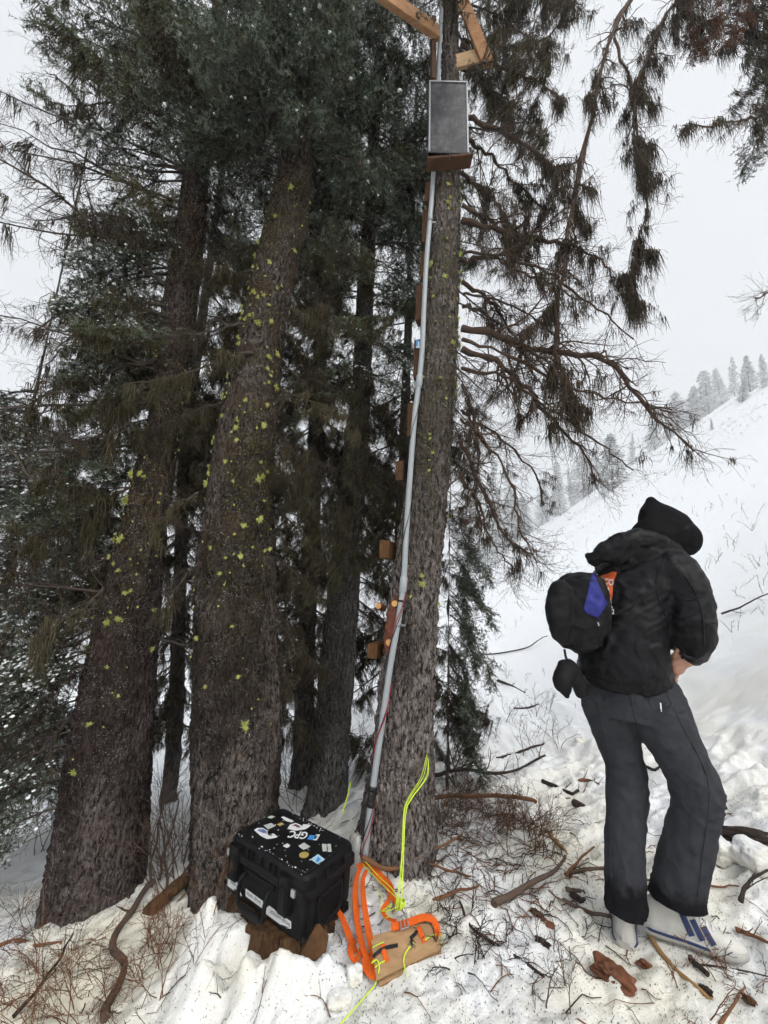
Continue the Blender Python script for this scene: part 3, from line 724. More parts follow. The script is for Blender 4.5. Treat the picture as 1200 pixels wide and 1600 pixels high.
# snow-dusted young spruce behind the left trunk, fir sapling behind the grey trunk
TS = conifer('snow-dusted young spruce at the lower left, behind the dead boughs', [(-12, 18, 1230), (0, 22, 980), (8, 24, 800)], 4.0, 3.4, .01, M_BARK_B, 47, nth=24, zstep=.1)
boughs(TS, SNOWY, 90, -.6, 3.2, 0, 360, .7, 1.25, -35, -5)
TF = conifer('green fir sapling drooping out behind the foot of the grey trunk', [(697, 703, 1120), (698, 703, 1000)], 3.3, 2.1, .004, M_BARK_B, 53, nth=16, zstep=.1)
boughs(TF, GREEN, 20, .35, 2.0, -65, 50, .30, .60, -60, -30)
boughs(TF, BARE, 10, .0, 1.0, -60, 60, .4, .6, -65, -40)

# ------------------------------------------------------------------ spruces on the far slope
def far_spruce(seed):
    rs = np.random.default_rng(seed)
    g = Geo(); tube(g, [(0, 0, -.15), (0, 0, .5), (0, 0, 1.0)], [.018, .012, .002], 6); trunk = g.mesh('trunk', M_TWIG)
    g = Geo(); nl = 22
    for i in range(nl):
        z = .06 + .93 * i / nl; r = (.20 + .02 * (seed % 5)) * (1 - z) ** (.65 + .1 * (seed % 4)) * rs.uniform(.5, 1.2) + .012
        nb = 9 if z < .7 else 6
        for j in range(nb):
            if rs.random() < .05 + .07 * (seed % 4): continue
            a = 2 * np.pi * (j + rs.random()) / nb; L = r * rs.uniform(.65, 1.15); n = 40
            t = rs.random(n) ** .7; side = rs.normal(0, .16, n) * L * (1.15 - t)
            x = t * L; y = side; zz = z - .35 * x - .10 * np.abs(side) + rs.normal(0, .006, n)
            V = np.stack([x, y, zz], 1); d = nrm(np.stack([.6 + 0 * x, np.sign(side) * .5, -.35 + rs.normal(0, .3, n)], 1)); s = nrm(np.cross(d, rs.normal(size=(n, 3))))
            ln = rs.uniform(.022, .045, (n, 1)); tri = np.stack([V - s * .006, V + s * .006, V + d * ln], 1)
            c, sn = np.cos(a), np.sin(a); Rm = np.array([[c, -sn, 0], [sn, c, 0], [0, 0, 1]])
            tri = tri @ Rm.T
            ws = rs.random(n) < .68  # snow dusting, its share raised so the paler crown imitates haze
            g.add(tri[~ws].reshape(-1, 3), np.arange((~ws).sum() * 3).reshape(-1, 3), 0, False)
            up = tri[ws] + [0, 0, .006]
            g.add(up.reshape(-1, 3), np.arange(ws.sum() * 3).reshape(-1, 3), 1, False)
    crown = g.mesh('crown', [M_NEEDLE_T, M_SNOWBIT])  # needles in the paler tone: distance haze put into the colour
    return trunk, crown
FAR = [far_spruce(300 + i) for i in range(6)]
def put_far(i, px, py, hpx, label):
    p = G(px, py, mx=240)
    dist = np.linalg.norm(p - CAM)
    if dist > 205: d = nrm(ray(px, py)); p = CAM + d * 140; p[2] = float(hz(p[0], p[1])); dist = 140
    h = hpx / FPX * (CM.T @ (p - CAM))[2] * -1
    o = thing('spruce_tree', label, 'tree', p, 'hazy spruces on the far slope')
    s = h; rr = random.Random(i * 7 + 1); r = rr.uniform(0, 6.28); q1, q2, wf, hf = rr.gauss(0, 3), rr.gauss(0, 3), rr.uniform(.65, 1.35), rr.uniform(.8, 1.15)
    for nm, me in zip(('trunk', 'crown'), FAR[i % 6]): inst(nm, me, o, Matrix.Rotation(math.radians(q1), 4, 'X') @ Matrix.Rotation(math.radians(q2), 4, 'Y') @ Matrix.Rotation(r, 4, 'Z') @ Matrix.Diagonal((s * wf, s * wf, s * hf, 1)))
    return o
FARL = [
 (876, 806, 92, 'small full spruce on the slope, second up from the hooded person'),
 (958, 764, 112, 'broad spruce alone on open snow, above the hooded person'),
 (768, 884, 150, 'tall pale spruce just right of the grey trunk, lowest on the slope'),
 (912, 752, 100, 'faint spruce in the mist left of the broad lone spruce'),
 (845, 742, 82, 'slim faint spruce in the mist above the small full spruce'),
 (868, 720, 70, 'taller faint spruce at the top of the middle mist clump'),
 (800, 762, 90, 'faint spruce in the mist behind the drooping dead limbs'),
 (735, 800, 130, 'dim spruce right beside the grey trunk in the mist'),
 (930, 700, 60, 'tiny faint spruce in the mist above the broad lone spruce'),
 (1020, 655, 62, 'leftmost small spruce of the row on the ridge'),
 (1058, 648, 66, 'second spruce from the left on the ridge row'),
 (1078, 640, 74, 'third spruce from the left on the ridge row'),
 (1108, 642, 90, 'tallest widest spruce in the middle of the ridge row'),
 (1128, 632, 60, 'short spruce just right of the tallest on the ridge'),
 (1148, 618, 64, 'pointed spruce third from the right on the ridge'),
 (1172, 612, 58, 'pointed spruce second from the right on the ridge'),
 (1196, 604, 56, 'spruce at the right end of the ridge row'),
 (1040, 640, 40, 'short spruce in the gap at the left of the ridge row'),
 (1090, 652, 46, 'small spruce in front of the tallest one on the ridge'),
 (1160, 628, 36, 'low bushy spruce between the two pointed ones on the ridge'),
 (985, 690, 50, 'faint spruce on the slope left of the ridge row'),
 (895, 735, 60, 'faint spruce low in the mist between the middle clump trees'),
 (820, 790, 62, 'dim spruce in the mist below the drooping dead limbs'),
 (780, 830, 80, 'dim spruce left of the small full one, behind dead twigs'),
 (750, 905, 210, 'large pale spruce partly behind the sapling right of the grey trunk'),
 (800, 850, 120, 'pale snowy spruce between the dead twigs and the small full one'),
 (1113, 672, 22, 'tiny spruce seedling on bare snow below the ridge row'),
 (945, 778, 26, 'seedling spruce at the foot of the broad lone spruce'),
]
for i, (x, y, h, l) in enumerate(FARL): put_far(i, x, y, h, l)

# ------------------------------------------------------------------ gear on the grey trunk
def mat_wood(name, c0, c1, scale=(1, 1, 1), grain=40):
    a = NT(name); v = a.co('Object', scale)
    n = a.noise(v, grain, 5, .6, .6); n2 = a.noise(a.co(), 7, 3)
    c = a.mix(a.ramp(n, [(.3, 0), (.7, 1)]), c0, c1); c = a.mix(a.math('MULTIPLY', a.ramp(n2, [(.45, 0), (.75, 1)]), .5), c, tuple(x * .55 for x in c0))
    a.base(c).rough(.75).spec(.12); a.bump(n, .4, .004); return a.m
M_LUMBER = mat_wood('lumber_orange', (.30, .15, .075), (.48, .27, .14), (1, 6, 6), 9)
M_LUMBER_L = mat_wood('lumber_pale', (.42, .27, .15), (.58, .40, .24), (1, 6, 6), 9)
M_LUMBER_D = mat_wood('lumber_wet', (.050, .027, .017), (.12, .062, .035), (1, 1, .2), 40)
M_BLOCK = mat_wood('block_brown', (.060, .030, .013), (.135, .068, .030), (1, 1, .25), 40)
M_PLY = mat_wood('plywood', (.33, .20, .10), (.47, .30, .16), (.15, 1, 1), 45)
M_PLYEDGE = mat_wood('plywood_edge', (.20, .11, .05), (.42, .27, .14), (.05, .05, 1), 120)
M_CUT = simple('fresh_cut_wood', (.55, .29, .10), .7, .2, 60)
M_SCAR = simple('bare_inner_bark', (.16, .048, .026), .65, .35, 35, bump=.4)
M_PVC = simple('grey_pvc', (.30, .325, .34), .42, .06, 6, .5)
M_ALU = simple('dull_aluminium', (.22, .23, .24), .42, .08, 40, .5, .75)
M_BLK = simple('black_plastic', (.007, .007, .008), .5, .25, 30, .16, bump=.15, bscale=250)
M_TAPE = simple('black_tape', (.012, .012, .013), .35, .2, 30)
M_REDW = simple('red_wire', (.28, .02, .025), .45, .1, 30)
M_STEEL = simple('steel', (.55, .55, .55), .3, .1, 30, .5, .9)
M_BLUE = simple('blue_tag', (.06, .26, .58), .45, .08, 30)
M_WHITE = simple('white_vinyl', (.74, .75, .76), .4, .03, 30)
M_GREYTXT = simple('grey_print', (.25, .25, .26), .5, .05, 30)
M_INK = simple('black_ink', (.02, .02, .022), .5, .1, 30)
M_ORANGE = simple('orange_webbing', (.70, .115, .012), .75, .22, 260, .2, bump=.5, bscale=500)
M_ROPE = simple('fluorescent_cord', (.60, .78, .06), .55, .15, 300, .2)
M_PINK = simple('plum_print', (.16, .05, .07), .5, .2, 30)
M_NAVYP = simple('slate_blue_print', (.12, .16, .34), .5, .2, 60)
M_GOLD = simple('gold_foil', (.42, .33, .10), .35, .1, 40)
M_SKYB = simple('pale_blue_vinyl', (.42, .62, .74), .4, .08, 40)
M_SILV = simple('silver_vinyl', (.50, .53, .50), .4, .08, 40)
M_LOGOB = simple('logo_blue', (.05, .26, .62), .4, .05, 40)

def trunk_front(t, px, py, gap=.0):
    """point of the trunk's near surface under a pixel; gap stands off from the bark"""
    Y = t.Y - .15
    for _ in range(6):
        p = P(px, py, Y); r = float(t.r(p[2])) * 1.03 + gap; dx = p[0] - float(t.cx(p[2]))
        Yn = t.Y - (math.sqrt(r * r - dx * dx) if abs(dx) < r else 0)
        Y = .5 * Y + .5 * Yn
    return P(px, py, Y)

# conduit
pp = [(691, -60), (690, 10), (687, 70), (684, 125), (681, 190), (678, 258), (673, 330), (667, 400), (663, 470), (660, 540), (655, 595), (648, 650), (641, 740), (635, 830), (631, 905), (624, 960), (610, 1040), (597, 1130), (585, 1215), (576, 1285), (569, 1345)]
pipe_pts = np.array([trunk_front(TR, x, y, .028) for x, y in pp])
for _ in range(2): pipe_pts[1:-1, 1] = (pipe_pts[:-2, 1] + 2 * pipe_pts[1:-1, 1] + pipe_pts[2:, 1]) / 4
for i, (x, y) in enumerate(pp): pipe_pts[i] = P(x, y, pipe_pts[i, 1])
PIPE = spline(pipe_pts, 400)
_q = (PIPE - CAM) @ CM; PIPE_ROW = 800 + FPX * _q[:, 1] / _q[:, 2]
def pipe_at(py):
    """point and tangent of the conduit at photo row py"""
    best = int(np.argmin(np.abs(PIPE_ROW - py)))
    i = min(max(best, 1), len(PIPE) - 2); return PIPE[i], nrm(PIPE[i + 1] - PIPE[i - 1])
t = thing('conduit_pipe', 'long grey plastic conduit running up the grey trunk', 'pipe', PIPE[-1])
g = Geo(); tube(g, PIPE, .0175, 16); g.build('pipe', M_PVC, t)
for py in (596, 912):
    c, d = pipe_at(py); g = Geo(); tube(g, [c - d * .045, c - d * .042, c + d * .042, c + d * .045], [.019, .0225, .0225, .019], 16); g.build('coupling', M_PVC, t)
for py in (345, 604, 938, 976):
    c, d = pipe_at(py); fr = frame3(d, (0, 1, 0)); g = Geo()
    tube(g, [c - d * .006, c - d * .006, c + d * .006, c + d * .006], [.0176, .0205, .0205, .0176], 16, caps=False)
    abox(g, c + np.array([.03, .012, 0]), (.035, .012, .012), None, .002)
    g.build('strap', M_TAPE if py in (604, 938) else M_ALU, t)
c, d = pipe_at(1243); g = Geo(); a = np.linspace(0, 1, 22)
tube(g, [c + d * (x - .5) * .10 for x in a], .0195 + .003 * np.abs(np.sin(a * 13)), 14); g.build('tape_wrap', M_TAPE, t)
# wires running loosely along the conduit
def wire(py0, py1, turns, off, mat, ph, n=90, rr=.0030):
    pts = []
    for i in range(n):
        c, d = pipe_at(py0 + (py1 - py0) * i / (n - 1)); fr = frame3(d, (0, 1, 0)); a = ph + turns * 2 * np.pi * i / (n - 1)
        pts.append(c + (fr[:, 1] * math.cos(a) + fr[:, 2] * math.sin(a)) * off * (1 + .25 * math.sin(i * .37 + ph)))
    pts = np.array(pts)
    for _ in range(6): pts[1:-1] = (pts[:-2] + pts[1:-1] * 2 + pts[2:]) / 4
    g = Geo(); tube(g, pts, rr, 6); return g.build('wire', mat, t)
tag(wire(890, 1340, 2.6, .026, M_REDW, 2.2), 'thin red wire')
tag(wire(560, 1340, 5.0, .0245, M_TAPE, .6), 'thin black wire')

# solar panel on its shelf
def quad_frame(c4):
    o = np.mean(c4, 0); x = nrm(c4[1] - c4[0] + c4[2] - c4[3]); z = nrm((c4[0] - c4[3] + c4[1] - c4[2])); y = nrm(np.cross(z, x)); x = np.cross(y, z)
    w = (np.linalg.norm(c4[1] - c4[0]) + np.linalg.norm(c4[2] - c4[3])) / 2; h = (np.linalg.norm(c4[0] - c4[3]) + np.linalg.norm(c4[1] - c4[2])) / 2
    return o, np.stack([x, y, z], 1), w, h
c4 = [P(671, 128, 2.42), P(730, 126, 2.42), P(733, 240, 2.39), P(669, 242, 2.39)]
o_, A_, w_, h_ = quad_frame(c4)
t = thing('solar_panel', 'small framed solar panel strapped high on the grey trunk', 'solar panel', o_)
def mat_panel():
    a = NT('panel_glass'); v = a.co('Object', (1, 1, 1))
    st = a.noise(a.co('Object', (60, 60, 3)), 3, 4)
    fr = a.noise(v, 7, 6, .75)
    c = a.mix(a.ramp(fr, [(.45, 0), (.75, .55)]), (.012, .011, .014), (.16, .16, .17))  # pale mottling painted into the glass for the sky's reflection
    a.base(a.mix(a.math('MULTIPLY', a.ramp(st, [(.5, 0), (.7, 1)]),   .25), c, (.12, .12, .13))).rough(.30).spec(.12)
    a.b.inputs['Coat Weight'].default_value = .0; a.b.inputs['Coat Roughness'].default_value = .1
    return a.m
M_PANEL = mat_panel()
x, y, z = A_[:, 0], A_[:, 1], A_[:, 2]
g = Geo(); abox(g, o_ + y * .006, (w_ - .012, .010, h_ - .012), A_, .001); g.build('glass', M_PANEL, t)
for sx, sz, lx, lz in ((0, 1, w_, .014), (0, -1, w_, .014), (-1, 0, .012, h_ - .028), (1, 0, .012, h_ - .028)):
    g = Geo(); abox(g, o_ + x * sx * (w_ / 2 - .006) + z * sz * (h_ / 2 - .007) + y * .010, (lx, .032, lz), A_, .002); g.build('frame_bar', M_ALU if sz >= 0 else M_BLK, t)
g = Geo(); abox(g, o_ + y * .045 + z * .02, (w_ * .8, .045, h_ * .8), A_, .004); g.build('junction_box', M_BLK, t)
g = Geo(); abox(g, o_ + x * (w_ / 2 + .012) + z * (h_ / 2 - .04) + y * .04, (.03, .05, .035), A_, .004); g.build('mount_clip', M_ALU, t)
pc = trunk_front(TR, 701, 262, .006); g = Geo(); tube(g, spline([o_ - z * h_ / 2 + y * .02, o_ - z * (h_ / 2 + .03) - y * .02, o_ - z * (h_ / 2 + .07) - y * .01 + x * .004], 12), .004, 6); g.build('cable', M_LUMBER_D, t)
b0, b1 = P(667, 247, 2.38), P(739, 241, 2.38)
t = thing('panel_shelf', 'short dark board under the solar panel on the grey trunk', 'board', (b0 + b1) / 2)
fr = frame3(b1 - b0); g = Geo(); abox(g, (b0 + b1) / 2 + np.array([0, .045, 0]), (np.linalg.norm(b1 - b0), .10, .020), fr, .004); g.build('board', M_LUMBER_D, t)

# sawn planks of the platform overhead
def plank(label, a, b, Ya, Yb, wd, th, mat, roll=0.0, group='sawn planks nailed at the top of the pipe trunk'):
    p, q = P(*a, Ya), P(*b, Yb); f = frame3(q - p)
    c, s = math.cos(roll), math.sin(roll); f = np.stack([f[:, 0], f[:, 1] * c + f[:, 2] * s, -f[:, 1] * s + f[:, 2] * c], 1)
    g = Geo(); abox(g, (p + q) / 2, (np.linalg.norm(q - p), wd, th), f, .003)
    return tag(g.build('sawn_plank', mat, origin=(p + q) / 2), label, 'plank', group)
plank('orange sawn plank jutting left from the top of the pipe trunk', (590, -14), (684, 52), 2.25, 2.52, .045, .125, M_LUMBER)
plank('long orange plank slanting down right of the trunk top', (706, -40), (764, 104), 2.45, 2.50, .03, .09, M_LUMBER, .3)
plank('pale gusset plank just above the solar panel, right of the trunk', (706, 100), (752, 88), 2.56, 2.52, .03, .14, M_LUMBER_L)
plank('dark weathered plank upright left of the pipe, above the panel', (677, 30), (677, 128), 2.56, 2.50, .04, .05, M_LUMBER_D)

# climbing blocks up the left flank of the trunk
def step_block(label, px, py, wpx, hpx, Y, dp=.10, mat=None, yaw=-.35):
    c = P(px, py, Y); s = Y / ray(px, py)[1] / FPX * np.linalg.norm(ray(px, py)) ; s = np.linalg.norm(P(px + 1, py, Y) - c)
    cy, sy = math.cos(yaw), math.sin(yaw); M3 = np.array([[cy, -sy, 0], [sy, cy, 0], [0, 0, 1.0]])
    g = Geo(); abox(g, c + M3[:, 1] * dp / 2, (wpx * s, dp, hpx * s), M3, .004)
    return tag(g.build('climbing_block', mat or M_BLOCK, origin=c), label, 'wood block', 'wooden climbing blocks on the pipe trunk')
step_block('square brown climbing block, lowest one left of the pipe', 581, 1018, 17, 22, 2.53, .26)
step_block('tilted brown climbing block, second from the snow', 600, 858, 16, 28, 2.53, .24)
step_block('greyed climbing block, third from the snow', 624, 735, 13, 32, 2.55, .22, M_LUMBER_D)
step_block('narrow climbing block just below the blue tag', 641, 655, 10, 56, 2.58, .08)
step_block('narrow climbing block carrying the blue tag', 651, 560, 10, 66, 2.58, .08, M_LUMBER_D)
step_block('brown climbing block just above the blue tag', 655, 472, 12, 62, 2.57, .08, M_LUMBER_D)
step_block('climbing block fourth below the solar panel', 661, 412, 9, 46, 2.58, .08)
step_block('climbing block third below the solar panel', 664, 352, 10, 60, 2.58, .08, M_LUMBER_D)
step_block('climbing block second below the solar panel', 668, 298, 9, 36, 2.58, .08)
bt = P(654, 538, 2.565); g = Geo(); s_ = np.linalg.norm(P(655, 538, 2.565) - bt)
t = thing('blue_tag', 'small blue and white tag beside the pipe', 'tag', bt)
abox(g, bt, (8.5 * s_, .004, 14 * s_), None, .001); g.build('plate', M_BLUE, t)
g = Geo(); abox(g, bt + [0, -.0035, .0], (2.2 * s_, .002, 8 * s_), None, 0); abox(g, bt + [0, -.0035, -5.4 * s_], (7 * s_, .002, 2.4 * s_), None, 0); g.build('print', M_WHITE, t)

# bark stripped to red beside the pipe, with two sawn-off branch stubs
rs = np.random.default_rng(2); g = Geo(); rings = []
for i in range(24):
    u = i / 23; py = 930 + 92 * u; px = 619 - 15 * u; c = trunk_front(TR, px, py, -.004)
    wd = .034 * math.sin(math.pi * min(max(u, .03), .97)) ** .5; a = np.arange(12) * 2 * np.pi / 12
    rings.append(np.stack([c[0] + wd * np.cos(a) * (1 + .15 * rs.normal(size=12)), c[1] + .012 * np.sin(a) + .018 * np.cos(a) * -1, c[2] + .006 * rs.normal(size=12)], 1))
loft(g, np.array(rings)); g.build('stripped_bark', M_SCAR, TR.trunk)
for px, py, Yd in ((619, 944, .012), (610, 1004, .012), (594, 948, -.02)):
    c = trunk_front(TR, px, py) if px > 600 else P(px, py, 2.58); g = Geo(); e = c + np.array([-.010, -Yd - .02, .004]); b = c + np.array([.02, .06, -.01])
    tube(g, [b, e], [.024, .020], 12, 0); tube(g, [e, e + nrm(e - b) * .003], [.0185, .018], 12, 1); g.build('sawn_stub', [M_SCAR, M_CUT], TR.trunk)

# ------------------------------------------------------------------ black equipment case on the stump
CY = -.609; cx_ = np.array([math.cos(CY), math.sin(CY), 0]); cy_ = np.array([-math.sin(CY), math.cos(CY), 0]); cz_ = np.array([0, 0, 1.0])
CW, CD, CH = .56, .37, .262
F0 = np.array([-.27, 2.05, BOXZ])
C0 = F0 - cx_ * CW
def CL(x, y, z): return C0 + cx_ * x + cy_ * y + cz_ * z
CM3 = np.stack([cx_, cy_, cz_], 1)
case = thing('equipment_case', 'black hard case with stickers on its lid, standing on the rotten stump', 'case', CL(CW / 2, CD / 2, 0))
def rrect(x0, x1, y0, y1, r, z, n=5):
    pts = []
    for (cx0, cy0, a0) in ((x1 - r, y0 + r, -90), (x1 - r, y1 - r, 0), (x0 + r, y1 - r, 90), (x0 + r, y0 + r, 180)):
        for k in range(n + 1):
            a = math.radians(a0 + 90 * k / n); pts.append(CL(cx0 + r * math.cos(a), cy0 + r * math.sin(a), z))
    return pts
def case_loft(rows, name, mat=None):
    g = Geo(); loft(g, [rrect(i, CW - i, i, CD - i, r, z) for i, r, z in rows], 0, True, False); return g.build(name, mat or M_BLK, case)
body = case_loft([(.034, .03, 0), (.024, .03, .006), (.016, .034, .022), (.012, .036, .165), (.012, .036, .170), (.0, .034, .172), (.0, .034, .186)], 'body')
lid = case_loft([(.0, .034, .188), (.0, .034, .206), (.010, .034, .210), (.012, .034, .243), (.020, .03, .258), (.030, .028, .262), (.036, .026, .260), (.040, .025, .258)], 'lid')
def cbox(x0, x1, y0, y1, z0, z1, name, parent, mat=None, bev=.003):
    g = Geo(); abox(g, CL((x0 + x1) / 2, (y0 + y1) / 2, (z0 + z1) / 2), (x1 - x0, y1 - y0, z1 - z0), CM3, bev); return g.build(name, mat or M_BLK, parent)
for x in (.08, .437):                                              # latches and ribs on the handle side
    la = cbox(x - .028, x + .028, -.014, .012, .085, .235, 'latch', case)
    cbox(x - .020, x + .020, -.019, -.013, .10, .20, 'latch_plate', la)
    cbox(x - .036, x - .029, -.016, .014, .09, .243, 'latch_rib', la); cbox(x + .029, x + .036, -.016, .014, .09, .243, 'latch_rib', la)
for x in (.033, .494):
    cbox(x - .012, x + .012, -.010, .006, .176, .206, 'padlock_plate', case, M_STEEL, .002)
for x in (.165, .2, .265, .325, .36): cbox(x - .003, x + .003, -.006, .014, .207, .247, 'lid_rib', lid)
g = Geo(); hp = [(.172, .004, .150), (.172, -.030, .145), (.172, -.040, .10), (.176, -.040, .052), (.195, -.040, .040), (.265, -.040, .038), (.335, -.040, .040), (.354, -.040, .052), (.358, -.040, .10), (.358, -.030, .145), (.358, .004, .150)]
tube(g, spline([CL(*p) for p in hp], 40), .010, 8)
handle = g.build('carry_handle', M_BLK, case); g = Geo(); tube(g, [CL(.195, -.040, .040), CL(.205, -.040, .039), CL(.325, -.040, .039), CL(.335, -.040, .040)], [.012, .016, .016, .012], 10); g.build('grip', M_BLK, handle)
cbox(.16, .37, -.006, .014, .150, .166, 'handle_mount', case)
for y in (.07, .14, .20, .265): cbox(CW - .014, CW + .006, y - .003, y + .003, .207, .243, 'lid_rib', lid)
for y in (.05, .28): cbox(CW - .016, CW + .004, y - .010, y + .010, .03, .17, 'side_rib', case)
g = Geo(); sp = [(.09, .155), (.085, .10), (.095, .05), (.125, .035), (.205, .035), (.235, .05), (.245, .10), (.24, .155)]
tube(g, spline([CL(CW + .006, y, z) for y, z in sp], 30), .008, 8); tube(g, [CL(CW + .006, .09, .155), CL(CW + .006, .24, .155)], .008, 8); g.build('side_handle', M_BLK, case)
for y in (.04, .29): cbox(CW - .02, CW + .008, y - .02, y + .02, -.004, .03, 'foot', case)
# stickers
def sticker(name, pts, mat, z=None, plane='top', lift=.0012, parent=None):
    """flat vinyl outline in case coordinates"""
    pts = np.array(pts, float); n = len(pts)
    f = (lambda a, l: CL(a[0], a[1], .2585 + l)) if plane == 'top' else (lambda a, l: CL(a[0], .0118 - l, a[1]))
    top = [f(p, lift) for p in pts]; bot = [f(p, 0.0002) for p in pts]
    g = Geo(); g.add(np.array(top + bot + [np.mean(top, 0)]), np.array([[i, (i + 1) % n, 2 * n] for i in range(n)]), 0, False)
    g.add(np.array(top + bot), np.array([[i, i + n, (i + 1) % n + n, (i + 1) % n] for i in range(n)]), 0, False)
    return g.build(name, mat, parent or (lid if plane == 'top' else body))
def on_top(px, py):
    d = ray(px, py); zz = C0[2] + .2585; p = CAM + d * (zz - CAM[2]) / d[2]; q = p - C0; return np.array([q @ cx_, q @ cy_])
def on_front(px, py):
    d = ray(px, py); n = -cy_; p0 = CL(0, .0118, 0); k = ((p0 - CAM) @ n) / (d @ n); q = CAM + d * k - C0; return np.array([np.clip(q @ cx_, .026, CW - .03), np.clip(q[2], .032, .16)])
def poly_px(name, px, mat, plane='top', lift=.0012, parent=None): return sticker(name, [(on_top if plane == 'top' else on_front)(*p) for p in px], mat, plane=plane, lift=lift, parent=parent)
def glyphs(text, size, origin, xd, yd, mat, name, parent, shear=0.0, th=.0004, align='CENTER', bold=.0):
    """lettering as a thin mesh: baseline direction xd, up direction yd"""
    cu = bpy.data.curves.new('lettering', 'FONT'); cu.body = text; cu.size = size; cu.align_x = align; cu.align_y = 'CENTER'; cu.shear = shear; cu.offset = bold; cu.resolution_u = 3
    ob = bpy.data.objects.new('lettering_tmp', cu); me = evaluated_mesh(ob)
    xd = nrm(xd); yd = nrm(np.asarray(yd) - xd * (np.asarray(yd) @ xd)); nd = np.cross(xd, yd)
    m = np.empty(len(me.vertices) * 3); me.vertices.foreach_get('co', m); m = m.reshape(-1, 3)
    m = np.asarray(origin) - worig(parent) + m[:, :1] * xd + m[:, 1:2] * yd + nd * th
    me.vertices.foreach_set('co', m.ravel().astype(np.float32)); me.materials.clear(); me.materials.append(mat); me.update(); me.name = name
    o = bpy.data.objects.new(name, me); COL.objects.link(o); o.parent = parent; return o
def t3(px, py, l=.0018): a = on_top(px, py); return CL(a[0], a[1], .2585 + l)
def lid_text(txt, size, px, py, slope, shear, mat):
    """upside-down vinyl letters on the lid, read from the hinge side"""
    cu = bpy.data.curves.new('lettering', 'FONT'); cu.body = txt; cu.size = size; cu.align_x = 'CENTER'; cu.align_y = 'CENTER'; cu.resolution_u = 3; cu.offset = .35
    me = evaluated_mesh(bpy.data.objects.new('lettering', cu)); o0 = worig(lid)
    for v in me.vertices:
        x, y = -v.co.x, v.co.y; v.co = Vector((t3(px + x - y * shear, py + y + slope * x, .0018) - o0).tolist())
    me.materials.clear(); me.materials.append(mat); me.name = 'lettering'; o = bpy.data.objects.new('lettering', me); COL.objects.link(o); o.parent = lid
lid_text('GPC', 15, 466, 1304.5, .10, .55, M_WHITE)
poly_px('logo_square', [(484, 1305), (493, 1305.5), (489, 1312.5), (480, 1311.5)], M_LOGOB)
poly_px('logo_hook', [(494, 1304), (500, 1304.5), (495, 1313), (489, 1312.5), (490, 1311), (493.5, 1311.4), (496.5, 1306), (493, 1305.6)], M_WHITE)
def around(px, py, pts, s=1.0): c = on_top(px, py); return [c + np.array(p) * s for p in pts]
circ = [(math.cos(a), math.sin(a)) for a in np.linspace(0, 2 * np.pi, 18, endpoint=False)]
poly_px('sticker', [(397, 1297), (402, 1294), (411, 1294), (417, 1298), (419, 1305), (425, 1307), (424, 1303), (428, 1303), (434, 1308), (426, 1310), (417, 1311), (407, 1306)], M_WHITE)
poly_px('sticker_print', [(402, 1298), (405, 1296), (411, 1296), (416, 1299), (417, 1303), (411, 1302)], M_NAVYP, lift=.0018)
poly_px('sticker', [(449, 1295), (453, 1289), (462, 1286), (469, 1289), (473, 1291), (474, 1288), (486, 1289), (482, 1293), (476, 1296), (462, 1298)], M_WHITE)
poly_px('sticker_print', [(456, 1291), (462, 1288), (468, 1291), (469, 1294), (464, 1293), (461, 1291)], M_PINK, lift=.0018)
poly_px('sticker', [(412, 1290), (424, 1286), (430, 1291), (419, 1296)], M_SILV)
poly_px('sticker', [(433, 1288), (440, 1285), (444, 1288), (437, 1291)], M_GOLD)
poly_px('sticker', [(439, 1277), (443, 1276), (459, 1283), (456, 1285), (447, 1283)], M_WHITE)
poly_px('sticker', [(415, 1277), (421, 1274), (430, 1276), (424, 1279)], M_SILV)
apl = [(0, .55), (.35, .75), (.8, .6), (.95, .1), (.75, .05), (.65, -.25), (.9, -.45), (.55, -.95), (.2, -.85), (0, -.8), (-.25, -.9), (-.6, -.7), (-.85, -.1), (-.75, .45), (-.4, .72)]
sticker('sticker', around(448, 1322, [(-a, -b) for a, b in apl], .017), M_WHITE)
sticker('sticker', around(445.5, 1328.5, [(-.6, .2), (.2, -.5), (.6, -.2), (-.2, .6)], .006), M_WHITE)
poly_px('sticker', [(466, 1322), (475, 1317), (485, 1323), (474, 1328)], M_SILV)
sticker('sticker', around(475, 1336, circ, .023), M_GOLD)
poly_px('sticker', [(485, 1343), (497, 1335), (508, 1343), (496, 1350)], M_SKYB)
poly_px('sticker_print', [(493, 1346), (497, 1339), (501, 1343), (496, 1348)], M_LOGOB, lift=.0018)
poly_px('sticker', [(503, 1319), (510, 1319), (511, 1330), (504, 1330)], M_SILV); poly_px('sticker', [(511.5, 1319), (517, 1319), (518, 1331), (512.3, 1331)], M_SILV)
for q in ([(354, 1370), (360, 1370), (374, 1380), (375, 1392), (378, 1406), (351, 1385)], [(384, 1388), (411, 1408), (411, 1420), (384, 1400)], [(421, 1415), (455, 1440), (455, 1451), (445, 1459), (409, 1430)]):
    poly_px('label_strip', q, M_WHITE, 'front')
def front_text(s, size, px, py, mat, bold=0):
    a = on_front(px, py); return glyphs(s, size, CL(a[0], .0118 - .0016, a[1]), cx_, cz_, mat, 'lettering', body, .0, bold=bold)
front_text('inum drive', .020, 369, 1383, M_INK); front_text('inum drive', .024, 397, 1402, M_INK); front_text('atinum drive', .026, 438, 1433.5, M_INK)
poly_px('label_arrow', [(439, 1444), (452, 1449), (445.5, 1450), (444.5, 1457), (441, 1451)], M_INK, 'front', .002)
poly_px('label_arrow', [(365, 1388), (373, 1391), (369.5, 1393), (373, 1402), (367, 1395)], M_INK, 'front', .002)
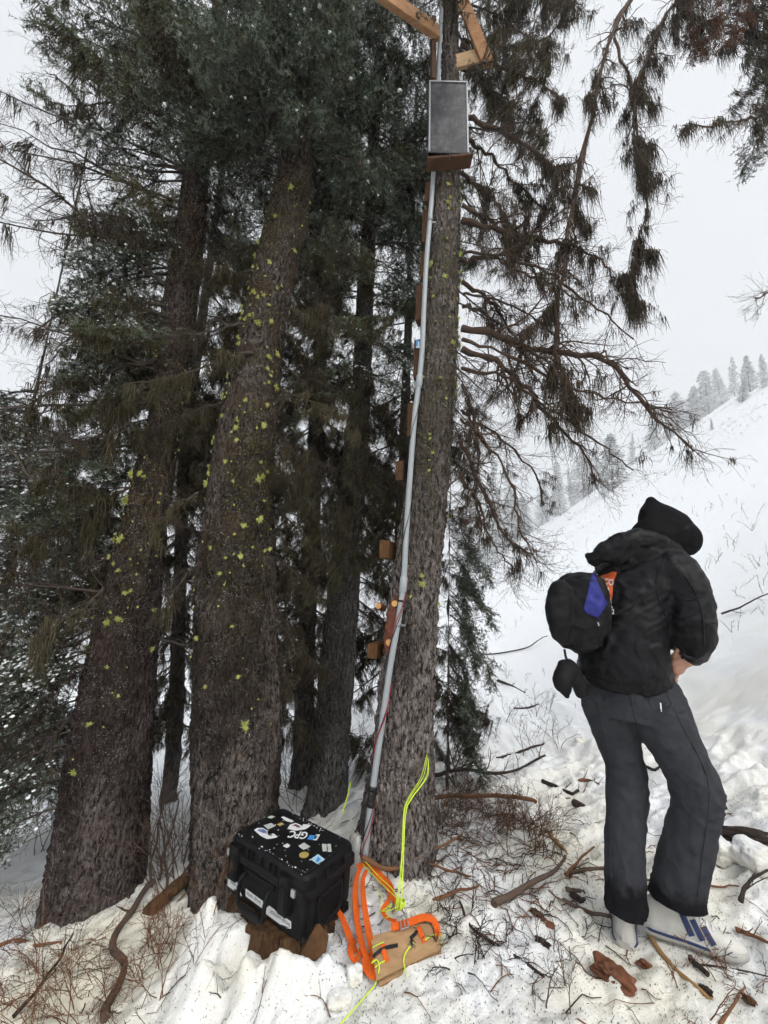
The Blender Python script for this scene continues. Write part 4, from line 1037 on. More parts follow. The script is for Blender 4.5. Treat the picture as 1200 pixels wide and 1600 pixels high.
# grains of snow scattered on the lid and rim
g = Geo(); rs = np.random.default_rng(9)
for _ in range(90):
    x, y = rs.uniform(.02, CW - .02), rs.uniform(.02, CD - .02)
    if rs.random() < .6: y = rs.choice([.03, CD - .03]) + rs.normal(0, .008)
    blob(g, rs, CL(x, y, .2600 if .035 < x < CW - .035 and .035 < y < CD - .035 else .262), rs.uniform(.0012, .0034), .6)
tag(g.build('snow_grains', M_SNOWBIT, lid), kind='stuff')

# ------------------------------------------------------------------ boards, webbing and cord on the snow
def slab_px(px4, Y, th, mat, n=None):
    c4 = [P(x, y, Y if not isinstance(Y, (list, tuple)) else Y[i]) for i, (x, y) in enumerate(px4)]
    c4 = np.array(c4); nn = nrm(np.cross(c4[1] - c4[0], c4[3] - c4[0])); 
    if nn @ (CAM - c4[0]) < 0: nn = -nn
    b = c4 - nn * th; k = len(c4); g = Geo()
    V = np.vstack([c4, b]); g.add(V, np.array([[0, 1, 2, 3]]), 0, False); g.add(V, np.array([[7, 6, 5, 4]]), 0, False)
    g.add(V, np.array([[i, i + 4, (i + 1) % 4 + 4, (i + 1) % 4] for i in range(4)]), 0, False)
    return g
g = slab_px([(470, 1490), (497, 1440), (514, 1462), (500, 1540)], [2.02, 2.12, 2.10, 2.00], .035, M_BLOCK)
tag(g.build('wood_wedge', M_BLOCK), 'brown board wedged under the right end of the black case', 'board')
BL, BR = G(590, 1538) + [0, 0, .030], G(688, 1487) + [0, 0, .030]
_tv = np.array([-.12, .90, .40]); BN = nrm(np.cross(BR - BL, _tv)); BN = BN if BN[2] > 0 else -BN
def B3(px, py, l=0.0):
    d = ray(px, py); k = ((BL - CAM) @ BN) / (d @ BN); return CAM + d * k + BN * l
foot = thing('plywood_foot', 'two layered plywood boards laced with cord, lying on the snow', 'board', (BL + BR) / 2)
def ply(px, l0, th, name, mat):
    top = np.array([B3(x, y, l0) for x, y in px]); n = len(top); bot = top - BN * th; g = Geo()
    g.add(np.vstack([top, top.mean(0)]), np.array([[i, (i + 1) % n, n] for i in range(n)]), 0, False); g.add(np.vstack([bot, bot.mean(0)]), np.array([[(i + 1) % n, i, n] for i in range(n)]), 0, False)
    g.add(np.vstack([top, bot]), np.array([[i, i + n, (i + 1) % n + n, (i + 1) % n] for i in range(n)]), 1, False)
    return g.build(name, [M_PLY, M_PLYEDGE], foot)
ply([(580, 1470), (586, 1461), (607, 1455), (658, 1443), (670, 1443), (678, 1452), (686, 1484), (588, 1532)], 0, .014, 'board', M_PLY)
ply([(582, 1474), (592, 1466), (655, 1428), (668, 1425), (684, 1452), (689, 1486), (591, 1537)], -.017, .014, 'board', M_PLY)
def ribbon(name, pts, width, parent, mat=None, ups=None, th=.0010, n=40, tw=0):
    p = spline(pts, n); T = np.gradient(p, axis=0); T = nrm(T)
    up = np.array(ups if ups is not None else (0, -.5, .85)); rs = np.random.default_rng(int(abs(p[0, 0] * 9999)) % 9973)
    a = tw * np.sin(np.linspace(0, 5, n) + p[0, 0] * 40); S = nrm(np.cross(T, up)); U = np.cross(S, T)
    S2 = S * np.cos(a)[:, None] + U * np.sin(a)[:, None]; N2 = np.cross(S2, T)
    wv = np.broadcast_to(np.asarray(width, float), (n,)) if np.ndim(width) == 0 else np.interp(np.linspace(0, 1, n), np.linspace(0, 1, len(width)), width)
    g = Geo(); us = np.array([-1, -.5, 0, .5, 1.0])
    for sg in (1, -1):                                                  # two flat faces of a woven band
        r = p[:, None, :] + S2[:, None, :] * (us[None, :, None] * wv[:, None, None] / 2) + N2[:, None, :] * (sg * th + .02 * wv[:, None, None] * np.cos(us * 2.5)[None, :, None])
        loft(g, r[::1] if sg > 0 else r[:, ::-1], 0, False, True, False)
    e = np.stack([p - S2 * wv[:, None] / 2 - N2 * th * .9, p - S2 * wv[:, None] / 2 + N2 * th * .9], 1); loft(g, e, 0, False, False, False)
    e = np.stack([p + S2 * wv[:, None] / 2 - N2 * th * .9, p + S2 * wv[:, None] / 2 + N2 * th * .9], 1); loft(g, e, 0, False, False, False)
    return g.build(name, mat or M_ORANGE, parent)
def GS(l, up=.02): return [G(x, y) + np.array([0, 0, (u[0] if u else up)]) for x, y, *u in l]
web = thing('orange_strap', 'tangled orange webbing strap with buckle, beside the black case', 'strap', G(572, 1460))
ribbon('webbing', GS([(563, 1369, .036), (556, 1392, .054), (554, 1425, .060), (558, 1462, .042), (568, 1498, .030), (584, 1530, .021)], .03), [0.0172, 0.0234, 0.0281, 0.0281, 0.0265, 0.0234], web, tw=.35)
ribbon('webbing', GS([(572, 1374, .042), (566, 1398, .060), (567, 1432, .066), (574, 1470, .048), (583, 1505, .030), (590, 1526, .024)], .05), [0.0156, 0.0218, 0.0265, 0.0281, 0.0265, 0.0234], web, tw=.3)
ribbon('webbing', GS([(557, 1368, .036), (575, 1366, .048), (596, 1386, .036), (606, 1396, .036), (612, 1412, .036), (618, 1424, .036), (627, 1433, .030)], .05), [0.0234, 0.0281, 0.0390, 0.0390, 0.0312, 0.0250, 0.0203], web, tw=.4)
ribbon('webbing', GS([(604, 1390, .030), (612, 1404, .042), (606, 1424, .042), (598, 1436, .036), (604, 1446, .030), (618, 1452, .030)], .05), [0.0172, 0.0218, 0.0187, 0.0218, 0.0234, 0.0234], web, tw=.6)
ribbon('webbing', [B3(612, 1452, .014), B3(630, 1449, .018), B3(645, 1444, .018), B3(662, 1438, .017), B3(676, 1440, .013), B3(683, 1452, .010), B3(683, 1464, .004)], .027, web, tw=.1, ups=BN)
ribbon('webbing', GS([(522, 1430, .04), (532, 1446, .04), (541, 1464, .03), (549, 1480, .018), (556, 1492, .008)], .03), [.02, .026, .028, .024, .02], web, tw=.3)
ribbon('webbing', GS([(556, 1478, .02), (549, 1486, .03), (547, 1500, .025), (556, 1506, .012), (566, 1492, .02), (574, 1520, .02)], .02), .024, web, tw=.6)
ribbon('webbing', GS([(569, 1510, .03), (572, 1526, .025), (584, 1534, .02), (590, 1526, .03)], .02), .026, web, tw=.2)
for a in ([(598, 1476), (600, 1488), (605, 1503)], [(654, 1448), (658, 1460), (663, 1473)]):
    ribbon('webbing', [B3(*a[0], .001), B3(*a[1], .005), B3(*a[2], .001)], .019, web, ups=BN)
bc = B3(632, 1447, .026); bx = nrm(B3(642, 1444, 0) - B3(622, 1451, 0)); by = np.cross(BN, bx); g = Geo()
for sx, sy, lx, ly in ((0, 1, .036, .005), (0, -1, .036, .005), (1, 0, .005, .046), (-1, 0, .005, .046), (0, 0, .005, .046)):
    abox(g, bc + bx * sx * .016 + by * sy * .022, (lx, ly, .005), np.stack([bx, by, BN], 1), .001)
g.build('buckle', M_STEEL, web)
for a in ([(583, 1496), (592, 1488), (604, 1482), (622, 1478)], [(641, 1467), (646, 1463), (650, 1459), (652, 1455)]):
    ribbon('hook_tape', [B3(x, y, .0045 if i else .003) for i, (x, y) in enumerate(a)], .012, foot, M_TAPE, ups=BN)
def cord(name, pts, parent, r=.0019, n=60, mat=None):
    g = Geo(); tube(g, spline(pts, n), r, 6); return g.build(name, mat or M_ROPE, parent)
rope = thing('guy_rope', 'bundle of fluorescent yellow-green cord hanging from the grey trunk to the boards', 'rope', G(622, 1425))
for i, (dx, jit) in enumerate(((0, 0), (3, 3), (-2, -4), (4, 7))):
    a = [trunk_front(TR, 668 + dx * .4, 1183 + jit, .012), trunk_front(TR, 661 + dx * 1.6, 1214, .03), P(640 + dx, 1247, 2.33), P(632 + dx * .6, 1270, 2.30), P(629 + dx * .5, 1330, 2.24), P(625 + dx, 1385, 2.17), P(621 + dx * 1.5, 1420, 2.10)]
    cord('cord', a + [GS([(626, 1434, .035)])[0]], rope)
cord('cord', GS([(566, 1383, .09), (585, 1400, .08), (602, 1418, .08), (620, 1432, .07)]), rope); cord('cord', GS([(568, 1380, .10), (590, 1402, .09), (608, 1420, .09), (622, 1430, .07)]), rope)
th_ = np.linspace(0, 2 * np.pi * 2.4, 26)
cord('knot', [GS([(626 + 6 * math.cos(a), 1432 + 5 * math.sin(a), .045 + .004 * i / 6)])[0] for i, a in enumerate(th_)], rope, .0034, 90)
cord('cord', GS([(588, 1408, .05), (596, 1422, .05), (592, 1436, .04), (602, 1444, .05), (618, 1438, .05), (626, 1428, .05)]), rope); cord('cord', GS([(590, 1440, .03), (604, 1434, .04), (612, 1428, .04), (600, 1446, .03), (612, 1446, .04)]), rope)
lace = thing('lacing_cord', 'yellow-green cord laced through the plywood boards, its tail running across the snow', 'rope', B3(640, 1490))
cord('cord', [B3(582, 1482, .004), B3(590, 1478, .006), B3(600, 1473, .004)], lace); cord('cord', [B3(586, 1513, .004), B3(594, 1507, .006), B3(602, 1502, .004)], lace)
cord('cord', [B3(647, 1475, .006), B3(640, 1483, .010), B3(633, 1494, .008), B3(631, 1506, .004)] + GS([(632, 1520, .02), (634, 1532, .012)]), lace, .0026)
cord('cord', [B3(664, 1470, .004), B3(672, 1465, .006), B3(682, 1461, .004)] + GS([(688, 1468, .02), (690, 1480, .01)]), lace, .0026)
cord('cord', GS([(584, 1522, .05), (580, 1528, .05), (588, 1526, .055), (592, 1532, .04), (586, 1544, .012), (575, 1556, .010), (556, 1578, .009), (530, 1606, .008), (505, 1632, .008)]), lace, .0026)
ribbon('hook_tape', [B3(646, 1480, .012), B3(643, 1476, .014), B3(645, 1470, .012)], .008, lace, M_TAPE, ups=BN)
g = Geo(); tube(g, spline([P(548, 1222, 2.75), P(543, 1243, 2.68), P(535, 1270, 2.58)], 14), .004, 6)
tag(g.build('rope_end', M_ROPE), 'short yellow-green rope end poking from the snow behind the case', 'rope')

# ------------------------------------------------------------------ the person
from mathutils.bvhtree import BVHTree
def ell_ring(c, a, b, ha, hb, m=28, sq=1.0):
    th = np.arange(m) * 2 * np.pi / m; ct, st = np.cos(th), np.sin(th)
    return np.asarray(c) + np.outer(np.sign(ct) * np.abs(ct) ** sq * ha, a) + np.outer(np.sign(st) * np.abs(st) ** sq * hb, b)
def body_loft(g, rows, a, b, cap=True):
    """rows (centre, half a, half b): elliptical loft with rounded ends"""
    C = np.array([r[0] for r in rows]); H = np.array([[r[1], r[2]] for r in rows]); n = max(24, len(rows) * 6)
    Cs, Hs = spline(C, n), np.maximum(spline(np.c_[H, H[:, :1]], n)[:, :2], .004)
    rings = [ell_ring(c, a, b, h[0], h[1]) for c, h in zip(Cs, Hs)]; loft(g, rings, 0, True)
def limb_solid(g, pts, rad, m=20, n=None):
    pts = np.array(pts, float); rad = np.array(rad, float); n = n or len(pts) * 7
    p = spline(pts, n); r = spline(np.c_[rad, rad, rad], n)[:, 0]
    T = nrm(np.gradient(p, axis=0)); hb = [(p[0] - T[0] * r[0] * s, r[0] * math.sqrt(max(1 - s * s, .02))) for s in (.95, .75, .4)]; he = [(p[-1] + T[-1] * r[-1] * s, r[-1] * math.sqrt(max(1 - s * s, .02))) for s in (.4, .75, .95)]
    p = np.vstack([[x[0] for x in hb], p, [x[0] for x in he]]); r = np.concatenate([[x[1] for x in hb], r, [x[1] for x in he]])
    tube(g, p, r, m)
def ball(g, c, r, A=None, n=12, m=18):
    th = np.linspace(.02, np.pi - .02, n); ph = np.arange(m) * 2 * np.pi / m; r = np.broadcast_to(np.asarray(r, float), (3,)); A = np.eye(3) if A is None else A
    V = np.stack([np.outer(np.sin(th), np.cos(ph)), np.outer(np.sin(th), np.sin(ph)), np.outer(np.cos(th), np.ones(m))], -1) * r
    loft(g, np.asarray(c) + V @ A.T, 0, True)
def remesh(g, vox, it=3, lam=.5):
    me = g.mesh('shape', M_BLK); ob = bpy.data.objects.new('shape', me); md = ob.modifiers.new('r', 'REMESH'); md.mode = 'VOXEL'; md.voxel_size = vox
    m2 = evaluated_mesh(ob); n = len(m2.vertices); V = np.empty(n * 3); m2.vertices.foreach_get('co', V); V = V.reshape(-1, 3)
    nf = len(m2.polygons); F = np.empty(len(m2.loops), np.int32); m2.loops.foreach_get('vertex_index', F); F = F.reshape(nf, -1).astype(np.int64)
    E = np.concatenate([F[:, [0, 1]], F[:, [1, 2]], F[:, [2, 3]], F[:, [3, 0]]]); deg = np.bincount(E.ravel(), minlength=n)[:, None]
    for _ in range(it):
        S = np.zeros_like(V)
        for k in range(3): S[:, k] = np.bincount(E[:, 0], V[E[:, 1], k], n) + np.bincount(E[:, 1], V[E[:, 0], k], n)
        V = V + lam * (S / np.maximum(deg, 1) - V)
    bpy.data.meshes.remove(m2); bpy.data.meshes.remove(me)
    return V, F
def vnormals(V, F):
    fn = np.cross(V[F[:, 2]] - V[F[:, 0]], V[F[:, 3]] - V[F[:, 1]]); N = np.zeros_like(V)
    for k in range(3):
        for c in range(4): N[:, k] += np.bincount(F[:, c], fn[:, k], len(V))
    return nrm(N)
def folds(V, F, amp, dirs, freq=18, seed=0, mask=None):
    """creases running across the given direction"""
    N = vnormals(V, F); d = np.asarray(dirs, float)
    wx = noise(V[:, 0] * 5, V[:, 1] * 5, V[:, 2] * 5, seed); s = (V @ nrm(d)) * freq + 2.2 * wx + 1.1 * noise(V[:, 0] * 13, V[:, 1] * 13, V[:, 2] * 13, seed + 3)
    r = 1 - np.abs(noise(s, V[:, 0] * 3.5, V[:, 1] * 3.5, seed + 7)) * 2.2
    r = np.clip(r, 0, 1) ** 1.5
    a = amp * np.clip(.5 + noise(V[:, 0] * 4, V[:, 1] * 4, V[:, 2] * 4, seed + 11), .1, 1)
    if mask is not None: a = a * mask
    return V + N * (a * (r - .3))[:, None] + N * (.25 * amp * fbm(V[:, 0] * 30, V[:, 1] * 30, V[:, 2] * 30, 2, seed + 13))[:, None]

def mat_cloth(name, c0, c1, rough, sheen=.0, weave=900, spec=.3, bump=.25):
    a = NT(name); v = a.co(); n = a.noise(v, 22, 4, .6); fine = a.noise(v, weave, 2)
    a.base(a.mix(a.ramp(n, [(.35, 0), (.7, 1)]), c0, c1)).rough(rough).spec(spec); a.bump(a.math('ADD', a.math('MULTIPLY', fine, .5), n), bump, .003)
    return a
M_JACKET = mat_cloth('black_shell_fabric', (.005, .005, .006), (.010, .010, .012), .45, spec=.13).m
M_FLEECE = mat_cloth('black_fleece', (.007, .007, .008), (.013, .013, .014), .95, spec=.05, bump=.6, weave=500).m
M_PACK = mat_cloth('black_pack_nylon', (.007, .007, .008), (.013, .013, .014), .55, spec=.12).m
def mat_pants():
    a = mat_cloth('charcoal_denim', (.030, .031, .036), (.046, .047, .054), .85, spec=.07)
    sep = a.n('SeparateXYZ'); a.t.links.new(a.co(), sep.inputs[0]); n = a.noise(a.co(), 16, 4, .65)
    wet = a.ramp(a.math('ADD', sep.outputs[2], a.math('MULTIPLY', n, .16)), [(.27, 1), (.31, 0)])      # soaked hems
    old = a.b.inputs['Base Color'].links[0].from_socket; a.base(a.mix(wet, old, (.008, .008, .010))); return a.m
M_PANTS = mat_pants()
M_SKIN = simple('skin', (.42, .22, .15), .5, .12, 30, .4, bump=.1)
M_SHOE = simple('white_leather', (.58, .57, .53), .5, .08, 25, .35)
M_SOLE = simple('off_white_rubber', (.44, .43, .40), .6, .1, 30, .3)
M_NAVY = simple('navy_stripe', (.012, .028, .10), .55, .1, 30)
M_BLUEF = simple('blue_lining', (.022, .026, .17), .6, .2, 40, .2)
M_LOGO = simple('orange_print', (.62, .12, .035), .6, .1, 40, .2)
M_HAIR = simple('dark_hair', (.02, .014, .01), .6, .2, 40)

fz = math.radians(38); FW = np.array([math.cos(fz), math.sin(fz), 0]); RT = np.array([math.sin(fz), -math.cos(fz), 0]); UP = np.array([0, 0, 1.0])
# joints, from where they stand in the photograph
J = dict(rhip=P(1030, 1092, 1.88), lhip=P(950, 1092, 2.02), rknee=P(1087, 1235, 1.84), lknee=P(981, 1226, 1.99), rank=P(1054, 1418, 1.94), lank=P(978, 1436, 1.94),
         pelvis=P(985, 1075, 1.95), waist=P(978, 1010, 1.96), chest=P(990, 925, 1.99), rsh=P(1056, 880, 1.87), lsh=P(957, 874, 2.15), neck=P(1018, 858, 2.0), head=P(1043, 838, 2.02),
         relb=P(1086, 972, 1.80), rwri=P(1080, 1024, 1.86), lelb=P(990, 960, 2.32), lwri=P(1000, 1025, 2.22))
me_person = thing('person', 'person in a black hooded jacket, charcoal trousers and white sneakers, turned away and stooping', 'person', ((J['rank'] + J['lank']) / 2 * [1, 1, 0]))
PO = np.array(me_person.location)
HD = nrm(np.array([.80, .36, -.46])); HU = nrm(UP - HD * (UP @ HD)); HR = np.cross(HD, HU)
HA = np.stack([HD, -HR, HU], 1)
def hd(f, r, u): return J['head'] + HD * f + HR * r + HU * u

# --- body: one continuous skin from head to ankles, hands with five fingers
g = Geo()
ball(g, hd(-.005, 0, .01), (.092, .074, .094), HA); ball(g, hd(.035, 0, -.055), (.055, .055, .06), HA)
limb_solid(g, [hd(.085, 0, .005), hd(.108, 0, -.025)], [.009, .016]); ball(g, hd(.085, 0, -.068), (.018, .03, .012), HA); ball(g, hd(.075, 0, .035), (.02, .055, .012), HA)
for s in (-1, 1): ball(g, hd(-.005, .078 * s, -.012), (.028, .010, .036), HA, 8, 10)
limb_solid(g, [J['neck'] - UP * .05, hd(-.01, 0, -.07)], [.060, .055])
body_loft(g, [(J['pelvis'] - UP * .06, .15, .10), (J['pelvis'], .165, .115), (J['waist'], .135, .10), (J['chest'], .165, .11), (J['neck'] - UP * .06, .13, .08), (J['neck'], .06, .055)], RT, FW)
for s in 'rl':
    limb_solid(g, [J[s + 'sh'] - UP * .01, (J[s + 'sh'] + J[s + 'elb']) / 2, J[s + 'elb'], (J[s + 'elb'] + J[s + 'wri']) / 2, J[s + 'wri']], [.055, .048, .040, .038, .028])
    limb_solid(g, [J[s + 'hip'], (J[s + 'hip'] + J[s + 'knee']) / 2, J[s + 'knee'], J[s + 'knee'] * .65 + J[s + 'ank'] * .35, J[s + 'ank'] + UP * .05], [.082, .070, .054, .052, .036])
def hand(wr, pal, kn, fingers, thumb):
    limb_solid(g, [wr, pal], [.026, .030], 14); 
    for k, f in zip(kn, fingers): limb_solid(g, [pal, k], [.019, .0125], 10, 10); limb_solid(g, [k] + f, [.0115, .0105, .0095, .0085][:len(f) + 1], 10, 16)
    limb_solid(g, thumb, [.016, .0125, .0115, .0095][:len(thumb)], 10, 16)
def hp_(x, y, Y): return P(x, y, Y)
hand(J['rwri'], hp_(1071, 1032, 1.845), [hp_(1063, 1025, 1.83), hp_(1061.5, 1033.5, 1.83), hp_(1062, 1042, 1.835), hp_(1064, 1049, 1.845)],
     [[hp_(1054, 1023, 1.835), hp_(1050.5, 1028, 1.855), hp_(1054, 1031, 1.875)], [hp_(1053, 1035, 1.835), hp_(1049, 1039, 1.855), hp_(1053, 1041, 1.875)], [hp_(1054, 1045.5, 1.84), hp_(1051, 1049, 1.86), hp_(1055, 1051, 1.875)], [hp_(1057, 1053, 1.85), hp_(1054, 1055.5, 1.868), hp_(1058, 1057, 1.88)]],
     [hp_(1074, 1023, 1.845), hp_(1067, 1017, 1.83), hp_(1061, 1014.5, 1.825), hp_(1057, 1018.5, 1.825)])
lw = J['lwri']; lp = lw + np.array([.05, -.03, -.04])
hand(lw, lp, [lp + np.array([.03 + .004 * i, -.02, .012 - .018 * i]) for i in range(4)], [[lp + np.array([.055, -.035, .010 - .018 * i]), lp + np.array([.068, -.055, 0 - .018 * i]), lp + np.array([.058, -.068, -.008 - .018 * i])] for i in range(4)],
     [lp + np.array([.0, .0, .02]), lp + np.array([.025, -.015, .035]), lp + np.array([.045, -.03, .035]), lp + np.array([.058, -.042, .028])])
V, F = remesh(g, .0045, 2)
b = Geo(); b.add(V, F); b.build('body', M_SKIN, me_person)
for s in (-1, 1):
    g = Geo(); ball(g, hd(.082, .031 * s, .012), .012, None, 8, 10); g.build('eye', M_WHITE, me_person)
g = Geo(); ball(g, hd(-.014, 0, .018), (.090, .078, .090), HA); g.build('hair', M_HAIR, me_person)

# --- trousers
g = Geo()
body_loft(g, [(P(977, 1062, 1.95), .165, .13), (P(980, 1090, 1.95), .178, .138), (P(985, 1118, 1.95), .17, .135)], RT, FW)
limb_solid(g, [P(1022, 1095, 1.89), P(1046, 1150, 1.87), P(1070, 1192, 1.855), P(1088, 1232, 1.845), P(1085, 1280, 1.86), P(1073, 1330, 1.89), P(1061, 1380, 1.92), P(1056, 1412, 1.94)], [.120, .106, .094, .096, .087, .090, .096, .099])
limb_solid(g, [P(950, 1095, 2.0), P(962, 1145, 2.0), P(974, 1186, 2.0), P(980, 1226, 1.99), P(977, 1285, 1.975), P(976, 1330, 1.96), P(978, 1390, 1.95), P(978, 1428, 1.94)], [.118, .098, .083, .084, .077, .076, .078, .077])
V, F = remesh(g, .0075, 5)
kz = np.exp(-((V[:, 2] - J['rknee'][2]) / .10) ** 2); cz2 = np.exp(-((V[:, 2] - .14) / .10) ** 2)
V = folds(V, F, .013, (.25, .1, 1), 26, 3, np.clip(.12 + .55 * kz + .5 * cz2 + .35 * (V[:, 2] > .8), 0, 1))
V = folds(V, F, .008, (.8, -.2, .9), 9, 9)
rcut, lcut = P(1054, 1404, 1.94)[2], P(978, 1422, 1.94)[2]
mid = (J['rank'] + J['lank']) / 2; isr = (V - mid) @ (J['rank'] - J['lank']) > 0
zc = np.where(isr, rcut, lcut) + .06 * ((V - np.where(isr[:, None], J['rank'], J['lank'])) @ -FW) + .004 * noise(V[:, 0] * 40, V[:, 1] * 40, 0, 5)
V[:, 2] = np.maximum(V[:, 2], zc)                                       # hems end square above the shoe
pants = Geo(); pants.add(V, F); pants = pants.build('trousers', M_PANTS, me_person)
bvh_p = BVHTree.FromPolygons(V.tolist(), F.tolist())

# --- jacket
g = Geo()
body_loft(g, [(P(975, 1074, 1.95), .178, .145), (P(973, 1050, 1.95), .192, .158), (P(972, 1010, 1.955), .186, .158), (P(976, 960, 1.97), .184, .152), (P(988, 915, 1.985), .195, .148), (P(1003, 884, 1.99), .20, .135), (P(1012, 866, 2.0), .155, .115), (P(1022, 850, 2.0), .095, .09)], RT, FW)
limb_solid(g, [P(1052, 893, 1.88), P(1070, 915, 1.845), P(1079, 945, 1.815), P(1083, 975, 1.80), P(1083, 1000, 1.815), P(1080, 1013, 1.84)], [.100, .092, .086, .085, .079, .070])
limb_solid(g, [J['lsh'], (J['lsh'] + J['lelb']) / 2, J['lelb'], (J['lelb'] + J['lwri']) / 2, J['lwri'] * .85 + J['lelb'] * .15], [.095, .088, .080, .075, .065])
# the shell's own hood lying folded on the shoulders
limb_solid(g, [P(922, 876, 1.95), P(940, 866, 1.93), P(965, 852, 1.91), P(995, 843, 1.90), P(1028, 848, 1.90), P(1052, 860, 1.91)], [.016, .038, .050, .050, .044, .036])
limb_solid(g, [P(917, 866, 1.96), P(922, 874, 1.95), P(930, 882, 1.94)], [.010, .016, .012]); limb_solid(g, [P(962, 868, 1.92), P(990, 864, 1.92), P(1015, 864, 1.91)], [.05, .056, .05])
V, F = remesh(g, .0075, 4)
am = np.exp(-(np.linalg.norm(V - J['relb'], axis=1) / .2) ** 2)
V = folds(V, F, .016, (.35, .2, 1), 15, 21, np.clip(.25 + am, 0, 1)); V = folds(V, F, .008, (1, -.3, .5), 10, 25); V = folds(V, F, .007, (.9, .1, -.8), 26, 27)
JV, JF = V.copy(), F.copy(); jk = Geo(); jk.add(V, F); jacket = jk.build('jacket', M_JACKET, me_person)
bvh_j = BVHTree.FromPolygons(V.tolist(), F.tolist())
g = Geo(); tube(g, spline([P(1062, 1020, 1.78), P(1074, 1027, 1.775), P(1090, 1029, 1.785), P(1103, 1022, 1.82)], 16), .006, 8); g.build('cuff_seam', M_JACKET, me_person)
g = Geo(); limb_solid(g, [P(1062, 1008, 1.80), P(1068, 1018, 1.795), P(1067, 1027, 1.80)], [.004, .007, .008], 8); g.build('cuff_tab', M_PACK, me_person)

# --- hood up over the head
g = Geo(); limb_solid(g, [P(1017, 783, 2.02), P(1021, 797, 2.02), P(1031, 815, 2.02), P(1046, 832, 2.02), P(1063, 842, 2.03)], [.026, .070, .102, .112, .094], 28)
limb_solid(g, [P(1010, 860, 2.0), P(1018, 842, 2.0), P(1036, 828, 2.02)], [.09, .098, .100], 28)
V, F = remesh(g, .007, 8, .5)
V = folds(V, F, .004, (.6, .1, 1), 9, 41)
fc = V[F].mean(1) - J['head']; front = (fc @ HD > .112) & (np.abs(fc @ HR) < .058) & (fc @ HU < .0)
F = F[~front]
hg = Geo(); hg.add(V, F); hg.build('hood', M_FLEECE, me_person)

# --- pieces laid on the cloth by following its surface
def on_cloth(px, py, bvh, lift=.004, far=2.2):
    d = nrm(ray(px, py)); h = bvh.ray_cast(Vector(CAM.tolist()), Vector(d.tolist()), 6)
    p = np.array(h[0]) if h[0] is not None else CAM + d * far; return p - d * lift
def patch(name, poly, bvh, mat, lift=.005, parent=None, n=9):
    """polygon of photo pixels draped on a surface"""
    poly = np.array(poly, float); c = poly.mean(0); dense = []
    for i in range(len(poly)):
        a, b_ = poly[i], poly[(i + 1) % len(poly)]; dense += [a + (b_ - a) * k / 4 for k in range(4)]
    dense = np.array(dense); m = len(dense); rings = [[on_cloth(*(c + (q - c) * s), bvh, lift) for q in dense] for s in np.linspace(1, .02, n)]
    back = [np.array(rings[0]) + nrm(np.array(rings[0]) - CAM) * .004]
    g = Geo(); loft(g, np.array(back + [np.array(r) for r in rings]), 0, True); return g.build(name, mat, parent or me_person)
def cloth_text(s, size_px, px, py, rot, bvh, mat, lift=.008):
    cu = bpy.data.curves.new('lettering', 'FONT'); cu.body = s; cu.size = size_px; cu.align_x = 'CENTER'; cu.align_y = 'CENTER'; cu.resolution_u = 3; cu.offset = size_px * .02
    me = evaluated_mesh(bpy.data.objects.new('lettering', cu)); c, sn = math.cos(rot), math.sin(rot)
    for v in me.vertices:
        x, y = v.co.x * .8, v.co.y; v.co = Vector((on_cloth(px + x * c - y * sn, py - (x * sn + y * c), bvh, lift) - PO).tolist())
    me.materials.clear(); me.materials.append(mat); me.name = 'lettering'; o = bpy.data.objects.new('lettering', me); COL.objects.link(o); o.parent = me_person
patch('back_print', [(932, 898), (946, 891), (964, 894), (960, 905), (957.5, 916), (957, 930), (955, 942), (948, 930), (940, 914)], bvh_j, M_LOGO)
cloth_text('RCO', 13, 948, 909, -.2, bvh_j, M_WHITE)
patch('back_print_edge', [(931, 897.5), (943, 889.5), (944, 891.5), (932, 899.5)], bvh_j, M_WHITE, .007)
patch('back_print_band', [(948, 921), (951, 917), (953, 932), (956, 943), (953, 941)], bvh_j, M_WHITE, .008)
cloth_text('2', 11, 958, 956, 0, bvh_j, M_WHITE)
cloth_text('u', 9, 955, 948, .4, bvh_j, M_WHITE)

def seam(pts, bvh, mat, r=.0024):
    q = np.array([on_cloth(x, y, bvh, .001) for x, y in spline(np.array(pts, float), 40)])
    for _ in range(3): q[1:-1] = (q[:-2] + 2 * q[1:-1] + q[2:]) / 4
    g = Geo(); tube(g, q, r, 6); g.build('seam', mat, me_person)
seam([(948, 896), (980, 884), (1012, 874)], bvh_j, M_JACKET, .003); seam([(1040, 872), (1026, 900), (1030, 940), (1042, 966)], bvh_j, M_JACKET, .0035)
seam([(908, 1052), (950, 1064), (1000, 1066), (1040, 1058)], bvh_j, M_JACKET, .0035); seam([(1070, 900), (1088, 930), (1098, 965), (1100, 1010)], bvh_j, M_JACKET, .003); seam([(1056, 930), (1075, 938), (1098, 932)], bvh_j, M_JACKET, .003)
seam([(1040, 1082), (1072, 1145), (1104, 1210), (1108, 1260), (1100, 1320), (1090, 1400)], bvh_p, M_PANTS, .003); seam([(930, 1090), (945, 1150), (952, 1200), (953, 1300), (956, 1420)], bvh_p, M_PANTS, .003)
seam([(985, 1085), (990, 1110), (1000, 1145)], bvh_p, M_PANTS, .003); seam([(1010, 1082), (1022, 1108), (1048, 1104), (1044, 1086)], bvh_p, M_PANTS, .003)
patch('pocket_tag', [(1031, 1098), (1033, 1098), (1034.5, 1112), (1032.5, 1112)], bvh_p, M_WHITE, .003)

